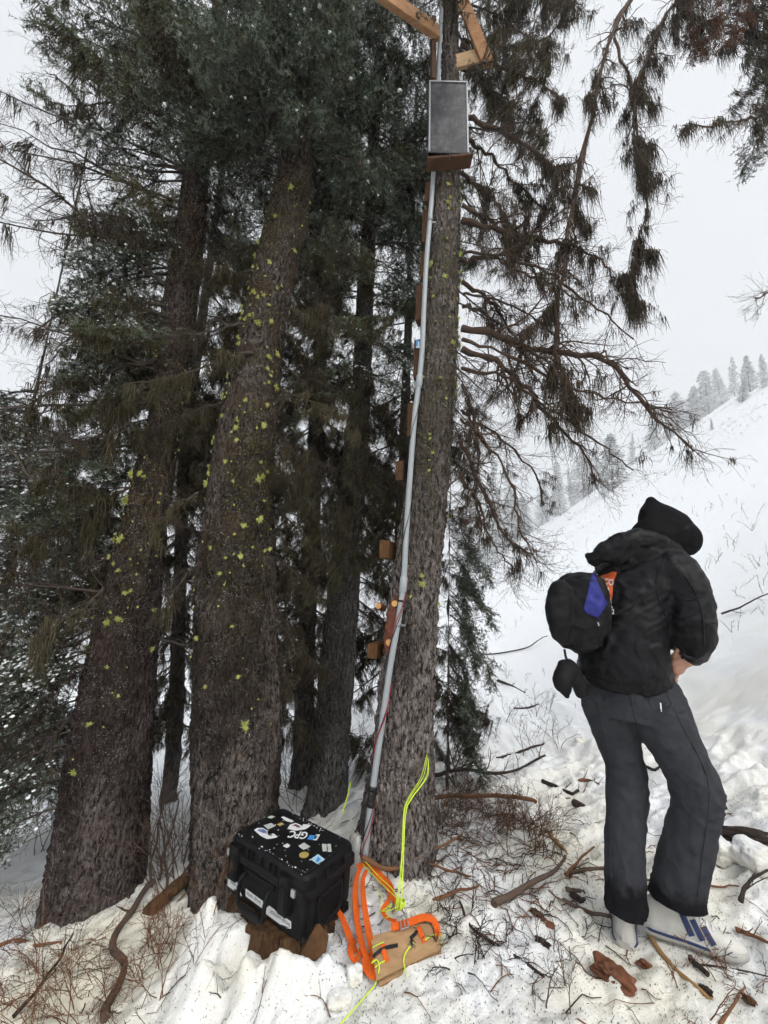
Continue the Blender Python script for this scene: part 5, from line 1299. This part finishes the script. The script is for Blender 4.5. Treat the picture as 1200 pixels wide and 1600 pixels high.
# --- backpack slung low on the back
g = Geo(); bpx = [(P(908, 896, 1.90), .06, .04), (P(906, 912, 1.88), .105, .075), (P(904, 942, 1.87), .122, .092), (P(902, 972, 1.87), .122, .092), (P(900, 998, 1.88), .10, .075), (P(899, 1013, 1.90), .055, .04)]
body_loft(g, bpx, RT, FW); limb_solid(g, [P(876, 922, 1.84), P(873, 955, 1.83), P(878, 990, 1.84)], [.045, .055, .042]); limb_solid(g, [P(925, 960, 1.86), P(922, 985, 1.86), P(905, 1005, 1.86)], [.06, .06, .045])
V, F = remesh(g, .0075, 4); V = folds(V, F, .020, (.8, .2, .6), 10, 61); V = folds(V, F, .010, (-.5, .2, 1), 16, 63)
bp = Geo(); bp.add(V, F)
pack = thing('backpack', 'small black backpack slung low on the back of the hooded person', 'backpack', P(900, 960, 1.9)); bp.build('bag', M_PACK, pack)
bvh_b = BVHTree.FromPolygons(V.tolist(), F.tolist()); bvh_jb = BVHTree.FromPolygons(V.tolist() + JV.tolist(), F.tolist() + (JF + len(V)).tolist())
patch('blue_pocket', [(924, 897), (928, 896), (934, 910), (949, 942), (944, 952), (934, 966), (916, 958), (911, 952), (917, 930)], bvh_jb, M_BLUEF, .006, pack)
def strap_on(pts, bvh, wd, name, mat, lift=.006):
    q = [on_cloth(x, y, bvh, lift) for x, y in spline(np.array(pts, float), 24)]; ribbon(name, q, wd, pack, mat, ups=tuple(nrm(CAM - q[0])), n=30)
strap_on([(1034, 912), (1010, 930), (985, 947), (962, 960)], bvh_j, .014, 'side_strap', M_PACK); strap_on([(992, 872), (975, 888), (955, 893), (935, 900)], bvh_j, .040, 'shoulder_strap', M_PACK)
ribbon('zip_puller', [on_cloth(934, 972, bvh_jb, .01), on_cloth(936, 978, bvh_jb, .012)], .006, pack, M_STEEL)
ribbon('strap_buckle', [on_cloth(953, 963, bvh_j, .01), on_cloth(944, 969, bvh_j, .012), on_cloth(936, 974, bvh_jb, .010)], .008, pack, M_PACK)
g = Geo(); tube(g, spline([P(882, 1015, 1.85), P(884, 1026, 1.83), P(889, 1040, 1.84)], 10), .005, 6); g.build('hanging_strap', M_PACK, pack)
pouch = thing('dangling_glove', 'limp black glove dangling below the backpack', 'glove', P(889, 1065, 1.84))
g = Geo(); limb_solid(g, [P(880, 1038, 1.84), P(890, 1040, 1.84), P(897, 1050, 1.85)], [.022, .03, .03]); limb_solid(g, [P(885, 1048, 1.84), P(879, 1066, 1.83), P(886, 1088, 1.83)], [.04, .038, .010]); limb_solid(g, [P(893, 1050, 1.85), P(904, 1070, 1.86), P(907, 1083, 1.86)], [.035, .03, .022])
limb_solid(g, [P(884, 1060, 1.83), P(888, 1080, 1.83)], [.03, .012])
V, F = remesh(g, .006, 3); V = folds(V, F, .010, (.5, .2, .8), 18, 71); pg = Geo(); pg.add(V, F); pg.build('glove', M_PACK, pouch)

# --- sneakers
def sneaker(heel, toe, label, zg, stripes=True):
    heel = np.array(heel, float); toe = np.array(toe, float); ax = toe - heel; ax[2] = 0; L = np.linalg.norm(ax); ax /= L; sd_ = np.cross(UP, ax)   # sd_ = left side
    t = np.array([0, .03, .10, .22, .38, .52, .66, .80, .92, .98, 1.0]); wd = np.array([.012, .030, .036, .037, .036, .040, .047, .049, .040, .024, .008]); ht = np.array([.075, .122, .130, .126, .118, .096, .076, .062, .053, .042, .030])
    def ringz(i, z0, hgt, w, m=20, inset=0.0):
        th = np.arange(m) * 2 * np.pi / m; c = heel + ax * L * t[i]; u = np.cos(th); v = np.sin(th)
        x = np.sign(u) * np.abs(u) ** .7 * max(w - inset, .004) * (1 - .28 * np.clip(v, 0, 1)); z = np.where(v > 0, np.abs(v) ** .8 * hgt, -.002)
        return c + np.outer(x, sd_) + np.outer(z0 + z, UP)
    n = len(t); up = [ringz(i, zg + .026, ht[i] - .026, wd[i], inset=.002) for i in range(n)]
    sh = thing('shoe_tmp', '', '', heel) if False else None
    g = Geo(); loft(g, up, 0, True); V, F = None, None
    upper = g.build('shoe', M_SHOE, me_person); tag(upper, label)
    sr = []
    for i in range(n):
        c = heel + ax * L * (t[i] * 1.02 - .01) ; w = wd[i] + .004; lift = .012 * max(0, (t[i] - .8) / .2) ** 2
        sr.append(np.array([c - sd_ * w + UP * (zg + lift), c + sd_ * w + UP * (zg + lift), c + sd_ * (w + .002) + UP * (zg + lift + .014), c + sd_ * w + UP * (zg + .030), c - sd_ * w + UP * (zg + .030), c - sd_ * (w + .002) + UP * (zg + lift + .014)]))
    g = Geo(); loft(g, sr, 0, True); g.build('sole', M_SOLE, upper)
    for s in (-1, 1):                                                        # navy line along the midsole and three side stripes
        ln = [heel + ax * L * tt + sd_ * s * (np.interp(tt, t, wd) + .0052) + UP * (zg + .022 - .004 * tt) for tt in np.linspace(.02, .62, 20)]
        g = Geo(); tube(g, ln, .0055, 6); g.build('foxing_line', M_NAVY, upper)
        for k in range(3):
            q = []
            for j in range(9):
                v = j / 8; tt = .42 + .10 * k + .075 * (1 - v) - .03; wv = np.interp(tt, t, wd) - .002; hv = np.interp(tt, t, ht) - .026
                vv = .12 + .70 * v; uu = math.sqrt(1 - min(vv, .98) ** 2); q.append(heel + ax * L * tt + sd_ * s * (uu ** .7 * wv * (1 - .28 * vv) + .0022) + UP * (zg + .026 + vv ** .8 * hv + .0015))
            ribbon('side_stripe', q, .022, upper, M_NAVY, ups=tuple(sd_ * s + UP * .6), n=16)
    tg = [heel + ax * (-.003) + sd_ * x + UP * (zg + .035 + .05) for x in (-.02, 0, .02)]
    for k in range(4):                                                      # laces
        tt = .52 + .055 * k; zz = zg + np.interp(tt, t, ht) + .002; ww = np.interp(tt, t, wd) * .42
        g = Geo(); tube(g, [heel + ax * L * tt - sd_ * ww + UP * (zz - .006), heel + ax * L * (tt + .01) + UP * zz, heel + ax * L * (tt + .02) + sd_ * ww + UP * (zz - .006)], .0035, 6); g.build('lace', M_WHITE, upper)
    return upper
rz0 = float(hz(1.17, 1.985)) + .012
rh, rt = P(1008, 1448, 1.99), P(1166, 1490, 1.875)
def on_z(px, py, z): d = ray(px, py); return CAM + d * (z - CAM[2]) / d[2]
sneaker(on_z(1006, 1450, rz0), on_z(1168, 1494, rz0 + .012), 'white sneaker with three navy stripes, seen from its side', rz0)
lh = on_z(977, 1476, float(hz(1.02, 1.88)) + .012); sneaker(lh, lh + np.array([.13, .25, 0]), 'white sneaker seen from its heel', float(hz(1.02, 1.88)) + .012)

# ------------------------------------------------------------------ rotten stump under the case
def mat_rot():
    a = NT('rotten_wood'); v = a.co('Object', (1, 1, .18)); n = a.noise(v, 46, 5, .65, .4); n2 = a.noise(a.co(), 11, 4)
    c = a.mix(a.ramp(n, [(.32, 0), (.66, 1)]), (.022, .012, .007), (.135, .075, .038)); c = a.mix(a.ramp(n2, [(.58, 0), (.68, .8)]), c, (.03, .022, .016))
    a.base(c).rough(.85).spec(.08); a.bump(n, .9, .012); return a.m
M_ROT = mat_rot()
M_CHUNK = simple('red_rotten_wood', (.16, .065, .035), .8, .5, 28, .2, bump=.8, bscale=70)
def build_stump():
    m = 120; zs = np.linspace(-.75, BOXZ - .006, 34); th = np.arange(m) * 2 * np.pi / m; TH, Z = np.meshgrid(th, zs)
    ux, uy = np.cos(TH), np.sin(TH); R = .235 + .03 * np.clip((-.2 - Z) / .5, 0, 1) + .05 * fbm(ux * 1.6, uy * 1.6, Z * 1.5, 3, 61)
    col = noise(TH * 14, Z * 1.2, 0, 63); R = R + .028 * col + .012 * noise(TH * 45, Z * 3, 0, 65) - .035 * np.clip(noise(TH * 7, Z * 5, 0, 67) - .25, 0, 1)
    V = np.stack([-.385 + R * 1.1 * ux, 2.36 + R * 1.1 * uy, Z], -1); g = Geo(); loft(g, V, 0, True, False)
    st = thing('rotten_stump', 'crumbling brown stump half buried in snow beneath the black case', 'stump', (-.385, 2.36, -.4)); g.build('wood', M_ROT, st)
build_stump()
# loose snow blocks beside the straps
def snow_lump(px, py, s, label, fl=.7):
    rs = np.random.default_rng(int(px)); n_, m_ = 30, 44; t_ = np.linspace(.03, np.pi - .03, n_); f_ = np.arange(m_) * 2 * np.pi / m_
    S = np.stack([np.outer(np.sin(t_), np.cos(f_)), np.outer(np.sin(t_), np.sin(f_)), np.outer(np.cos(t_), np.ones(m_)) * fl], -1); S = np.sign(S) * np.abs(S) ** .75 * s
    S = S * (1 + .42 * fbm(S[..., 0] * 15 + px, S[..., 1] * 15, S[..., 2] * 15, 4, 73))[..., None]; c = G(px, py) + np.array([0, 0, s * fl * .3])
    g = Geo(); loft(g, S + c, 0, True); return tag(g.build('snow_clod', M_SNOW, origin=c), label, 'snow clod', 'loose snow clods')
snow_lump(556, 1528, .042, 'broken white snow clod left of the plywood boards'); snow_lump(530, 1562, .040, 'flat white snow clod in front of the plywood boards', .5)
snow_lump(1128, 1335, .07, 'rough snow clod right of the striped sneaker'); snow_lump(1178, 1345, .07, 'large snow clod at the right edge beside the dark log'); snow_lump(1090, 1395, .035, 'small snow clod right of the trouser hem')
snow_lump(905, 1160, .05, 'snow clod on the slope left of the trouser thigh')

# ------------------------------------------------------------------ sticks on the snow
M_STICK = mat_leaf('stick_bark', (.060, .040, .030), (.125, .090, .070), .85)
M_STICK_R = mat_leaf('stick_red', (.13, .060, .030), (.20, .10, .055), .75)
M_STICK_D = mat_leaf('stick_dark', (.022, .016, .014), (.060, .046, .038), .85)
M_STICK_Y = mat_leaf('stick_split', (.26, .15, .06), (.36, .22, .10), .8)
def stick(label, px, wpx, mat=None, seed=0, lift=.005, twigs=0, tl=.15, end=None, droop=.0, taper=.45, n2=3, name='fallen_stick', arch=0.0):
    rs = np.random.default_rng(seed + 900); k = len(px); base = []
    for i, q in enumerate(px):
        x, y = q[0], q[1]; l = q[2] if len(q) > 2 else lift + arch * math.sin(math.pi * i / max(k - 1, 1)); base.append(G(x, y) + np.array([0, 0, l]))
    n = 26; p = spline(base, n); c = p.mean(0); Ls = np.linalg.norm(p[-1] - p[0]); u_ = np.linspace(0, 5, n)
    p[1:-1] += (np.stack([noise(u_, seed * 1.7 + i * 9, 0, 3) for i in range(3)], 1) * .03 * Ls * [1, 1, .4])[1:-1]
    s = -(CM.T @ (c - CAM))[2] / FPX; r = wpx / 2 * s * .66 * np.linspace(1, taper, n) * (1 + .14 * noise(np.arange(n) * .5, seed * 3.1))
    g = Geo(); tube(g, p, r, 9); R = r[None]
    if twigs:
        s1, r1 = spawn(rs, p[None], R, twigs, .15, 1, tl, tl * .6, .75, 1.2, droop, .18, 6, .4, .0014); add_tubes(g, s1, r1, 4, 0)
        if n2: s2, r2 = spawn(rs, s1, r1, n2, .2, 1, tl * .45, tl * .3, .7, 3, 0, .2, 4, .6, .0010); add_tubes(g, s2, r2, 3, 0)
    mats = [mat or M_STICK]
    if end:
        e = p[-1]; d = nrm(p[-1] - p[-2]); tube(g, [e, e + d * .002], [r[-1] * .96, r[-1] * .9], 12, 1); mats.append(M_CUT)
    return tag(g.build(name, mats, origin=c), label, 'stick', 'sticks lying on the snow')
stick('forked orange-brown stick whose end lies on the orange strap', [(564, 1377, .11), (597, 1381, .07), (628, 1367, .05), (655, 1353, .05), (690, 1336, .05), (722, 1318, .05)], 10, M_STICK_R, 1, twigs=3, tl=.12)
stick('slim brown stick forking off beside the orange-brown one', [(653, 1357, .05), (690, 1366, .03), (735, 1377, .02)], 8, M_STICK_R, 2, twigs=3, tl=.10)
stick('short thick stick right of the plywood boards', [(677, 1410), (700, 1402), (722, 1393), (748, 1386)], 9, M_STICK_R, 3)
stick('thick brown log end pointing at the trousers, halfway up the snow', [(772, 1421, .02), (800, 1408, .03), (830, 1394, .04), (858, 1382, .05), (884, 1362, .07)], 17, M_STICK, 4, twigs=2, taper=.35)
stick('long thin curved branch right of the plywood boards', [(718, 1410), (728, 1440), (745, 1458), (786, 1486), (820, 1512), (853, 1535)], 6, M_STICK_D, 5, twigs=12, tl=.16, droop=-.03, taper=1.2)
stick('short thick stick left of the nearer trouser hem', [(884, 1391), (898, 1394), (914, 1396)], 11, M_STICK, 6, taper=.9)
stick('bent brown stick touching the heel of the left sneaker', [(880, 1407), (905, 1420), (930, 1430), (955, 1434)], 9, M_STICK, 7, taper=.9)
stick('reddish stick propped over others left of the trousers', [(884, 1378, .03), (905, 1362, .05), (930, 1343, .06)], 8, M_STICK_R, 8)
stick('brown stick running behind the trouser shins', [(890, 1372), (915, 1362), (950, 1360), (1000, 1376), (1050, 1380)], 9, M_STICK, 9)
stick('thin brown stick to the right of the trouser hem', [(1090, 1381), (1120, 1386), (1155, 1387)], 6, M_STICK_R, 10)
stick('long pale brown stick passing under the striped sneaker', [(1012, 1456), (1030, 1484), (1056, 1517), (1085, 1543), (1114, 1567)], 10, M_STICK_Y, 11, taper=1.1)
stick('dark stub of wood below the striped sneaker', [(1078, 1499), (1090, 1510), (1106, 1525)], 13, M_STICK_D, 12, taper=.9)
stick('reddish stick at the bottom right corner', [(1126, 1604), (1142, 1575), (1164, 1544)], 8, M_STICK_R, 13)
stick('thin twiggy stick beyond the toe of the striped sneaker', [(1085, 1512), (1110, 1512), (1150, 1518), (1205, 1530)], 5, M_STICK_D, 14, twigs=6, tl=.14)
stick('dark forked branch at the right edge above the sneaker toe', [(1159, 1425), (1166, 1400), (1182, 1386), (1215, 1368)], 10, M_STICK_D, 15, lift=.04, twigs=5, tl=.18)
stick('broken brown sticks lying right of the sneaker toe', [(1150, 1455), (1172, 1462), (1205, 1478)], 12, M_STICK_R, 16, twigs=3, tl=.1)
stick('thick sawn branch with an orange cut end, right of the grey trunk', [(672, 1262, .05), (700, 1258, .06), (763, 1258, .06), (805, 1262, .06), (838, 1266, .05)], 10, M_STICK_R, 17, taper=.8, end=True)
stick('dark branch lying just above the sawn branch', [(678, 1225, .06), (715, 1218, .06), (760, 1222, .06), (800, 1214, .05), (852, 1190, .05)], 10, M_STICK_D, 18, twigs=16, tl=.26)
stick('split yellow stick near the knee-high brush', [(856, 1300), (866, 1315), (888, 1338)], 11, M_STICK_Y, 19, taper=.7)
stick('dark crooked twig left of the trousers at knee height', [(848, 1222), (872, 1232), (895, 1242), (905, 1236)], 12, M_STICK_D, 20, twigs=4, tl=.1)
stick('red-brown twig cluster beside the left knee', [(905, 1222), (918, 1220), (936, 1226)], 9, M_STICK_R, 21, twigs=6, tl=.09)
stick('thin reddish twig curving below the left knee', [(868, 1248), (890, 1249), (910, 1240), (920, 1224)], 5, M_STICK_R, 22)
stick('small dark chip on the snow near the shin', [(898, 1256), (912, 1262)], 16, M_STICK_D, 23, taper=.8)
stick('dark stick lying on the slope above the brush', [(776, 1186), (808, 1178), (852, 1162)], 8, M_STICK_D, 24, twigs=6, tl=.12)
stick('dark twig high on the snow, left of the glove', [(778, 1064), (796, 1070), (820, 1084)], 8, M_STICK_D, 25, twigs=6, tl=.12)
stick('short dark twig below the glove on the slope', [(803, 1108), (820, 1107), (842, 1101)], 6, M_STICK_D, 26, twigs=3, tl=.08)
stick('stick lying behind the knees on the trampled snow', [(1010, 1200), (1022, 1204), (1032, 1198)], 9, M_STICK_D, 27, twigs=2, tl=.06)
stick('bare pole leaning over the slope at the right edge', [(1128, 966, .05), (1160, 956, .07), (1210, 938, .1)], 5, M_STICK_D, 28, twigs=3, tl=.2)
stick('thin stem trailing on the slope left of the backpack', [(735, 1026, .03), (790, 1022, .04), (830, 1014, .06), (856, 1002, .10)], 4, M_STICK_D, 29)
stick('thick twisted root winding down the snow at the lower left', [(240, 1392, .05), (205, 1430, .05), (190, 1462, .05), (178, 1500, .05), (195, 1522, .05), (186, 1550, .04), (162, 1604, .03)], 15, M_STICK, 30, twigs=4, tl=.14, taper=1.0)
stick('short reddish stick at the left edge of the cream snow', [(-10, 1480), (30, 1472), (62, 1478), (95, 1476)], 9, M_STICK_R, 31, twigs=2, tl=.08)
stick('dark thin branch rising from the bottom left corner', [(18, 1606, .04), (60, 1558, .05), (86, 1530, .06), (100, 1505, .06), (110, 1484, .07)], 8, M_STICK_D, 32, twigs=8, tl=.16, taper=.5)
stick('snow-topped log lying left of the stump', [(232, 1434, .03), (262, 1412, .05), (295, 1390, .07)], 30, M_ROT, 33, taper=.9)
for i, (a, b, l) in enumerate((((259, 1296, .35), (229, 1392, .02), 'first bare pole leaning between the two thick trunks'), ((275, 1300, .3), (248, 1380, .02), 'second bare pole leaning between the two thick trunks'), ((242, 1330, .2), (262, 1405, .02), 'short stake standing between the two thick trunks'))):
    stick(l, [b, ((a[0] + b[0]) / 2, (a[1] + b[1]) / 2, (a[2] + b[2]) / 2), a], 6, M_STICK, 40 + i, twigs=3, tl=.14)
# dark log and the chunk of red rotten wood
def chunk(label, px4, hgt, mat, seed, name, cat, sx=1.0):
    c = np.mean([G(*q) for q in px4], 0); rs = np.random.default_rng(seed); q = [G(*q) for q in px4]
    ax = nrm((q[1] - q[0]) + (q[2] - q[3])); L = np.linalg.norm(q[1] - q[0]); W = np.linalg.norm(q[3] - q[0]); A = frame3(ax); k, m = 26, 40; rings = []
    for i in range(k):
        u = i / (k - 1); a = np.arange(m) * 2 * np.pi / m; e = .75 + .25 * math.sin(math.pi * u) ** .4
        r = 1 + .22 * noise(np.cos(a) * 2 + seed, np.sin(a) * 2, u * 3, 5) + .30 * noise(a * 5, u * 3, seed, 8) + .16 * noise(a * 11, u * 9, seed, 28); jag = .16 * L * noise(a * 2.5, u * 0 + seed, 0, 9) * (abs(u - .5) * 2) ** 3
        rings.append(c + np.outer((u - .5) * L + jag, A[:, 0]) + np.outer(np.cos(a) * r * W / 2 * e, A[:, 1]) + np.outer(np.maximum(np.sin(a), -.4) * r * hgt * e + hgt * .2, A[:, 2]))
    g = Geo(); loft(g, np.array(rings), 0, True, False); return tag(g.build(name, mat, origin=c), label, cat)
chunk('chunk of red-brown rotten wood below the sneakers', [(934, 1500), (996, 1540), (980, 1562), (926, 1520)], .032, M_CHUNK, 3, 'wood_chunk', 'wood')
chunk('dark charred log partly under snow, right of the trouser shin', [(1112, 1296), (1200, 1304), (1200, 1322), (1112, 1312)], .03, M_STICK_D, 7, 'charred_log', 'log')
for i, (x, y) in enumerate(((905, 1400), (858, 1440), (842, 1425), (850, 1470), (1010, 1505), (1172, 1560), (1105, 1545))):
    chunk(['small dark bark chip by the thick short stick', 'long dark bark scrap below the thick log end', 'bark scrap touching the thick log end', 'lowest bark scrap below the thick log end', 'bark chip at the tip of the left sneaker', 'bark chip at the lower right edge', 'bark chip below the dark stub of wood'][i], [(x - 11, y - 5), (x + 9, y + 7), (x + 5, y + 13), (x - 14, y + 2)], .012, [M_STICK_D, M_CHUNK, M_ROT][i % 3], 20 + i, 'bark_chip', 'bark chip')

# ------------------------------------------------------------------ bare brush
def brush(label, pxs, stems, hgt, seed, mat, lean=.25, n1=5, n2=4, r=.0028, spread=.05, droop=.02, name='bare_shrub', cat='shrub', group='bare leafless shrubs'):
    rs = np.random.default_rng(seed); B = np.concatenate([G(x, y)[None] + rs.normal(0, spread, (stems, 3)) * [1, 1, 0] for x, y in pxs]); B[:, 2] = hz(B[:, 0], B[:, 1]) - .02
    n = len(B); k = 7; out = np.empty((n, k, 3)); out[:, 0] = B; d = nrm(np.stack([rs.normal(0, lean, n), rs.normal(0, lean, n), np.ones(n)], 1)); L = hgt * rs.uniform(.5, 1.2, n)
    for j in range(1, k): d = nrm(d + rs.normal(0, .14, d.shape) - [0, 0, droop]); out[:, j] = out[:, j - 1] + d * (L / (k - 1))[:, None]
    R = np.maximum(r * rs.uniform(.7, 1.2, (n, 1)) * np.linspace(1, .4, k), .0009); g = Geo(); add_tubes(g, out, R, 5, 0)
    s1, r1 = spawn(rs, out, R, n1, .2, 1, hgt * .45, hgt * .25, .6, 3, droop, .16, 5, .6, .0011); add_tubes(g, s1, r1, 3, 0)
    if n2: s2, r2 = spawn(rs, s1, r1, n2, .2, 1, hgt * .18, hgt * .10, .6, 3, 0, .18, 4, .7, .0010); add_tubes(g, s2, r2, 3, 0)
    c = B.mean(0); return tag(g.build(name, mat, origin=c), label, cat, group)
M_BR_R = mat_leaf('brush_red', (.085, .045, .028), (.15, .085, .055), .8)
brush('thin bare shrub on the slope left of the glove', [(800, 1130), (835, 1120), (862, 1110)], 3, .34, 1, M_STICK_D)
brush('bare shrub left of the trouser thigh', [(845, 1185), (872, 1165)], 4, .36, 2, M_STICK)
brush('tangled red-brown brush over the sawn branch', [(700, 1275), (730, 1285), (765, 1285), (795, 1290), (825, 1300)], 15, .22, 3, M_BR_R, .75, 6, 4, droop=.06)
brush('brown brush heap against the foot of the grey trunk', [(690, 1300), (705, 1270), (735, 1250)], 16, .22, 4, M_STICK, .8, 6, 4, droop=.05)
brush('reddish upright brush between the heap and the trousers', [(800, 1320), (840, 1300), (855, 1330)], 5, .30, 5, M_BR_R, .45)
brush('sparse twigs sticking up below the orange-brown stick', [(700, 1420), (720, 1440), (690, 1445)], 3, .16, 6, M_STICK_D, .5)
brush('curly dark twigs right of the plywood boards', [(715, 1460), (740, 1480), (700, 1490)], 4, .15, 7, M_STICK_D, .8, droop=.08)
brush('sparse twigs in the snow below the wood chunk', [(880, 1540), (860, 1570), (830, 1500)], 2, .2, 8, M_STICK, .4)
brush('twigs in the snow at the lower right corner', [(1140, 1530), (1175, 1560), (1100, 1580)], 3, .16, 9, M_STICK_R, .6)
brush('fine curling brush over the cream snow at the bottom left', [(30, 1560), (80, 1580), (130, 1550), (60, 1520), (170, 1580), (110, 1600)], 7, .32, 10, M_STICK_R, .85, 5, 4, r=.0022, droop=.06)
brush('bare brush in front of the leftmost trunk foot', [(20, 1440), (60, 1470), (0, 1480), (110, 1500)], 6, .34, 11, M_STICK, .8, 5, 4, r=.0022, droop=.05)
brush('bare brush rising beside the rotten stump', [(235, 1500), (260, 1480), (215, 1530), (290, 1530), (240, 1570)], 6, .30, 12, M_STICK_R, .6, 5, 3, r=.0024)
brush('thicket of dead stems between the two thick trunks', [(250, 1380), (270, 1360), (240, 1350), (285, 1380)], 7, .6, 13, M_STICK, .4, 5, 4, r=.004)
brush('dead stems around the slim slate trunk foot', [(460, 1270), (475, 1240), (450, 1230), (560, 1200)], 6, .55, 14, M_STICK_D, .5, 6, 4)
brush('dead stems standing left of the leftmost trunk', [(10, 1330), (40, 1300), (70, 1330), (0, 1280)], 8, .7, 15, M_STICK, .6, 6, 4, r=.004)
brush('dry stems on the slope right of the hooded head', [(1120, 880), (1150, 850), (1180, 890), (1175, 830)], 4, .26, 16, M_STICK, .3, 2, 2, r=.003)
brush('dry stems low on the slope right of the sleeve', [(1150, 925), (1180, 960), (1140, 990)], 3, .16, 17, M_STICK, .3, 2, 2, r=.003)
brush('twigs on the snow behind the sapling', [(775, 1000), (760, 1040), (790, 1060)], 3, .25, 18, M_STICK_D, .4)

# stems too many to count poking through the far snow, and needle litter on the near snow
def far_stems():
    rs = np.random.default_rng(77); n = 5200; x = rs.uniform(.5, 60, n) ** 1.0; y = 4.5 + 60 * rs.random(n) ** 1.5; cl_ = noise(x * .35, y * .35, 0, 12) > -.05; x, y = x[cl_], y[cl_]; n = len(x)
    B = np.stack([x, y, hz(x, y) - .02], 1); h = rs.uniform(.06, .28, n); d = nrm(np.stack([rs.normal(0, .35, n), rs.normal(0, .35, n), np.ones(n)], 1)); M = np.stack([B, B + d * h[:, None] * .5, B + d * h[:, None] + rs.normal(0, .04, B.shape)], 1)
    w = .0016 + .00022 * y; g = Geo(); add_tubes(g, M, w[:, None] * np.array([1, .8, .5]), 3, 0); s1, r1 = spawn(rs, M, w[:, None] * np.array([1, .8, .5]), 2, .3, .9, .10, .06, .6, 3, 0, .1, 3, .8, .001); add_tubes(g, s1, r1, 3, 0)
    tag(g.build('dry_stems', M_STICK), 'scattered dry stems poking through the snow slope', kind='stuff')
far_stems()
def twig_litter():
    """broken twigs matted on the snow round the grey trunk"""
    rs = np.random.default_rng(79); n = 620; x = np.where(rs.random(n) < .7, rs.normal(.62, .33, n), rs.uniform(-1.6, 2.0, n)); y = np.where(rs.random(n) < .7, rs.normal(2.45, .38, n), rs.uniform(1.6, 3.4, n))
    L = rs.uniform(.03, .17, n); a = rs.random(n) * 6.28; k = 5; out = np.empty((n, k, 3)); out[:, 0] = np.stack([x, y, GROUND_Z(x, y) + .004], 1); d = np.stack([np.cos(a), np.sin(a), 0 * a], 1)
    for j in range(1, k):
        d = nrm(d + rs.normal(0, .16, d.shape) * [1, 1, 0]); q = out[:, j - 1] + d * (L / (k - 1))[:, None]; q[:, 2] = GROUND_Z(q[:, 0], q[:, 1]) + .004 + rs.uniform(0, .012, n); out[:, j] = q
    R = rs.uniform(.0010, .0030, (n, 1)) * np.linspace(1, .5, k); g = Geo(); pick = rs.random(n) < .45
    add_tubes(g, out[pick], R[pick], 4, 0); add_tubes(g, out[~pick], R[~pick], 4, 1); s1, r1 = spawn(rs, out, R, 2, .2, .9, .06, .04, .7, 3, 0, .2, 4, .6, .0008); add_tubes(g, s1, r1, 3, 0)
    tag(g.build('twig_litter', [M_STICK_D, M_STICK_R]), 'mat of broken twigs on the snow round the grey trunk', kind='stuff')
twig_litter()
def litter():
    rs = np.random.default_rng(78); n = 42000; x = rs.uniform(-1.9, 2.3, n); y = rs.uniform(1.5, 4.2, n)
    keep = rs.random(n) < np.clip(.5 + .6 * noise(x * 1.7, y * 1.7, 0, 15) + .3 * (x > -.1) + .5 * np.exp(-((x - .35) ** 2 + (y - 2.3) ** 2) / .3) , .05, 1) * np.clip((4.6 - y) / 2, .1, 1); x, y = x[keep], y[keep]; n = len(x)
    a = rs.random(n) * 6.28; L = np.where(rs.random(n) < .06, rs.uniform(.008, .022, n), rs.uniform(.002, .006, n)); w = np.where(L > .0075, .0007, rs.uniform(.0006, .0014, n)); d = np.stack([np.cos(a), np.sin(a)], 1); s = np.stack([-d[:, 1], d[:, 0]], 1)
    def zz(p): return np.c_[p, hz(p[:, 0], p[:, 1])]
    B = np.stack([x, y], 1); up = np.array([0, 0, 1.0])
    z = GROUND_Z(x, y)[:, None] + .003
    V = np.stack([np.c_[B - d * L[:, None] / 2 - s * w[:, None], z], np.c_[B - d * L[:, None] / 2 + s * w[:, None], z], np.c_[B + d * L[:, None] / 2 + s * w[:, None], z + .003], np.c_[B + d * L[:, None] / 2 - s * w[:, None], z + .003]], 1)
    g = Geo(); g.add(V.reshape(-1, 3), np.arange(4 * n).reshape(-1, 4), 0, False); tag(g.build('needle_litter', M_STICK_D), 'fallen needles and bark crumbs on the snow', kind='stuff')
litter()

# ------------------------------------------------------------------ the air: snow haze
def build_haze():
    g = Geo(); x0, x1, y0, y1, z0, z1 = -100, 182, -42, 224, -50, 100
    abox(g, ((x0 + x1) / 2, (y0 + y1) / 2, (z0 + z1) / 2), (x1 - x0, y1 - y0, z1 - z0))
    m = bpy.data.materials.new('haze_air'); m.use_nodes = True; t = m.node_tree; t.nodes.clear()
    o = t.nodes.new('ShaderNodeOutputMaterial'); v = t.nodes.new('ShaderNodeVolumePrincipled')
    v.inputs['Color'].default_value = (.96, .97, .98, 1); v.inputs['Density'].default_value = HAZE; v.inputs['Anisotropy'].default_value = 0.55
    t.links.new(v.outputs[0], o.inputs['Volume'])
    h = g.build('haze', m); tag(h, 'pale snow-filled air over the whole slope', kind='stuff')
HAZE = .004
build_haze()
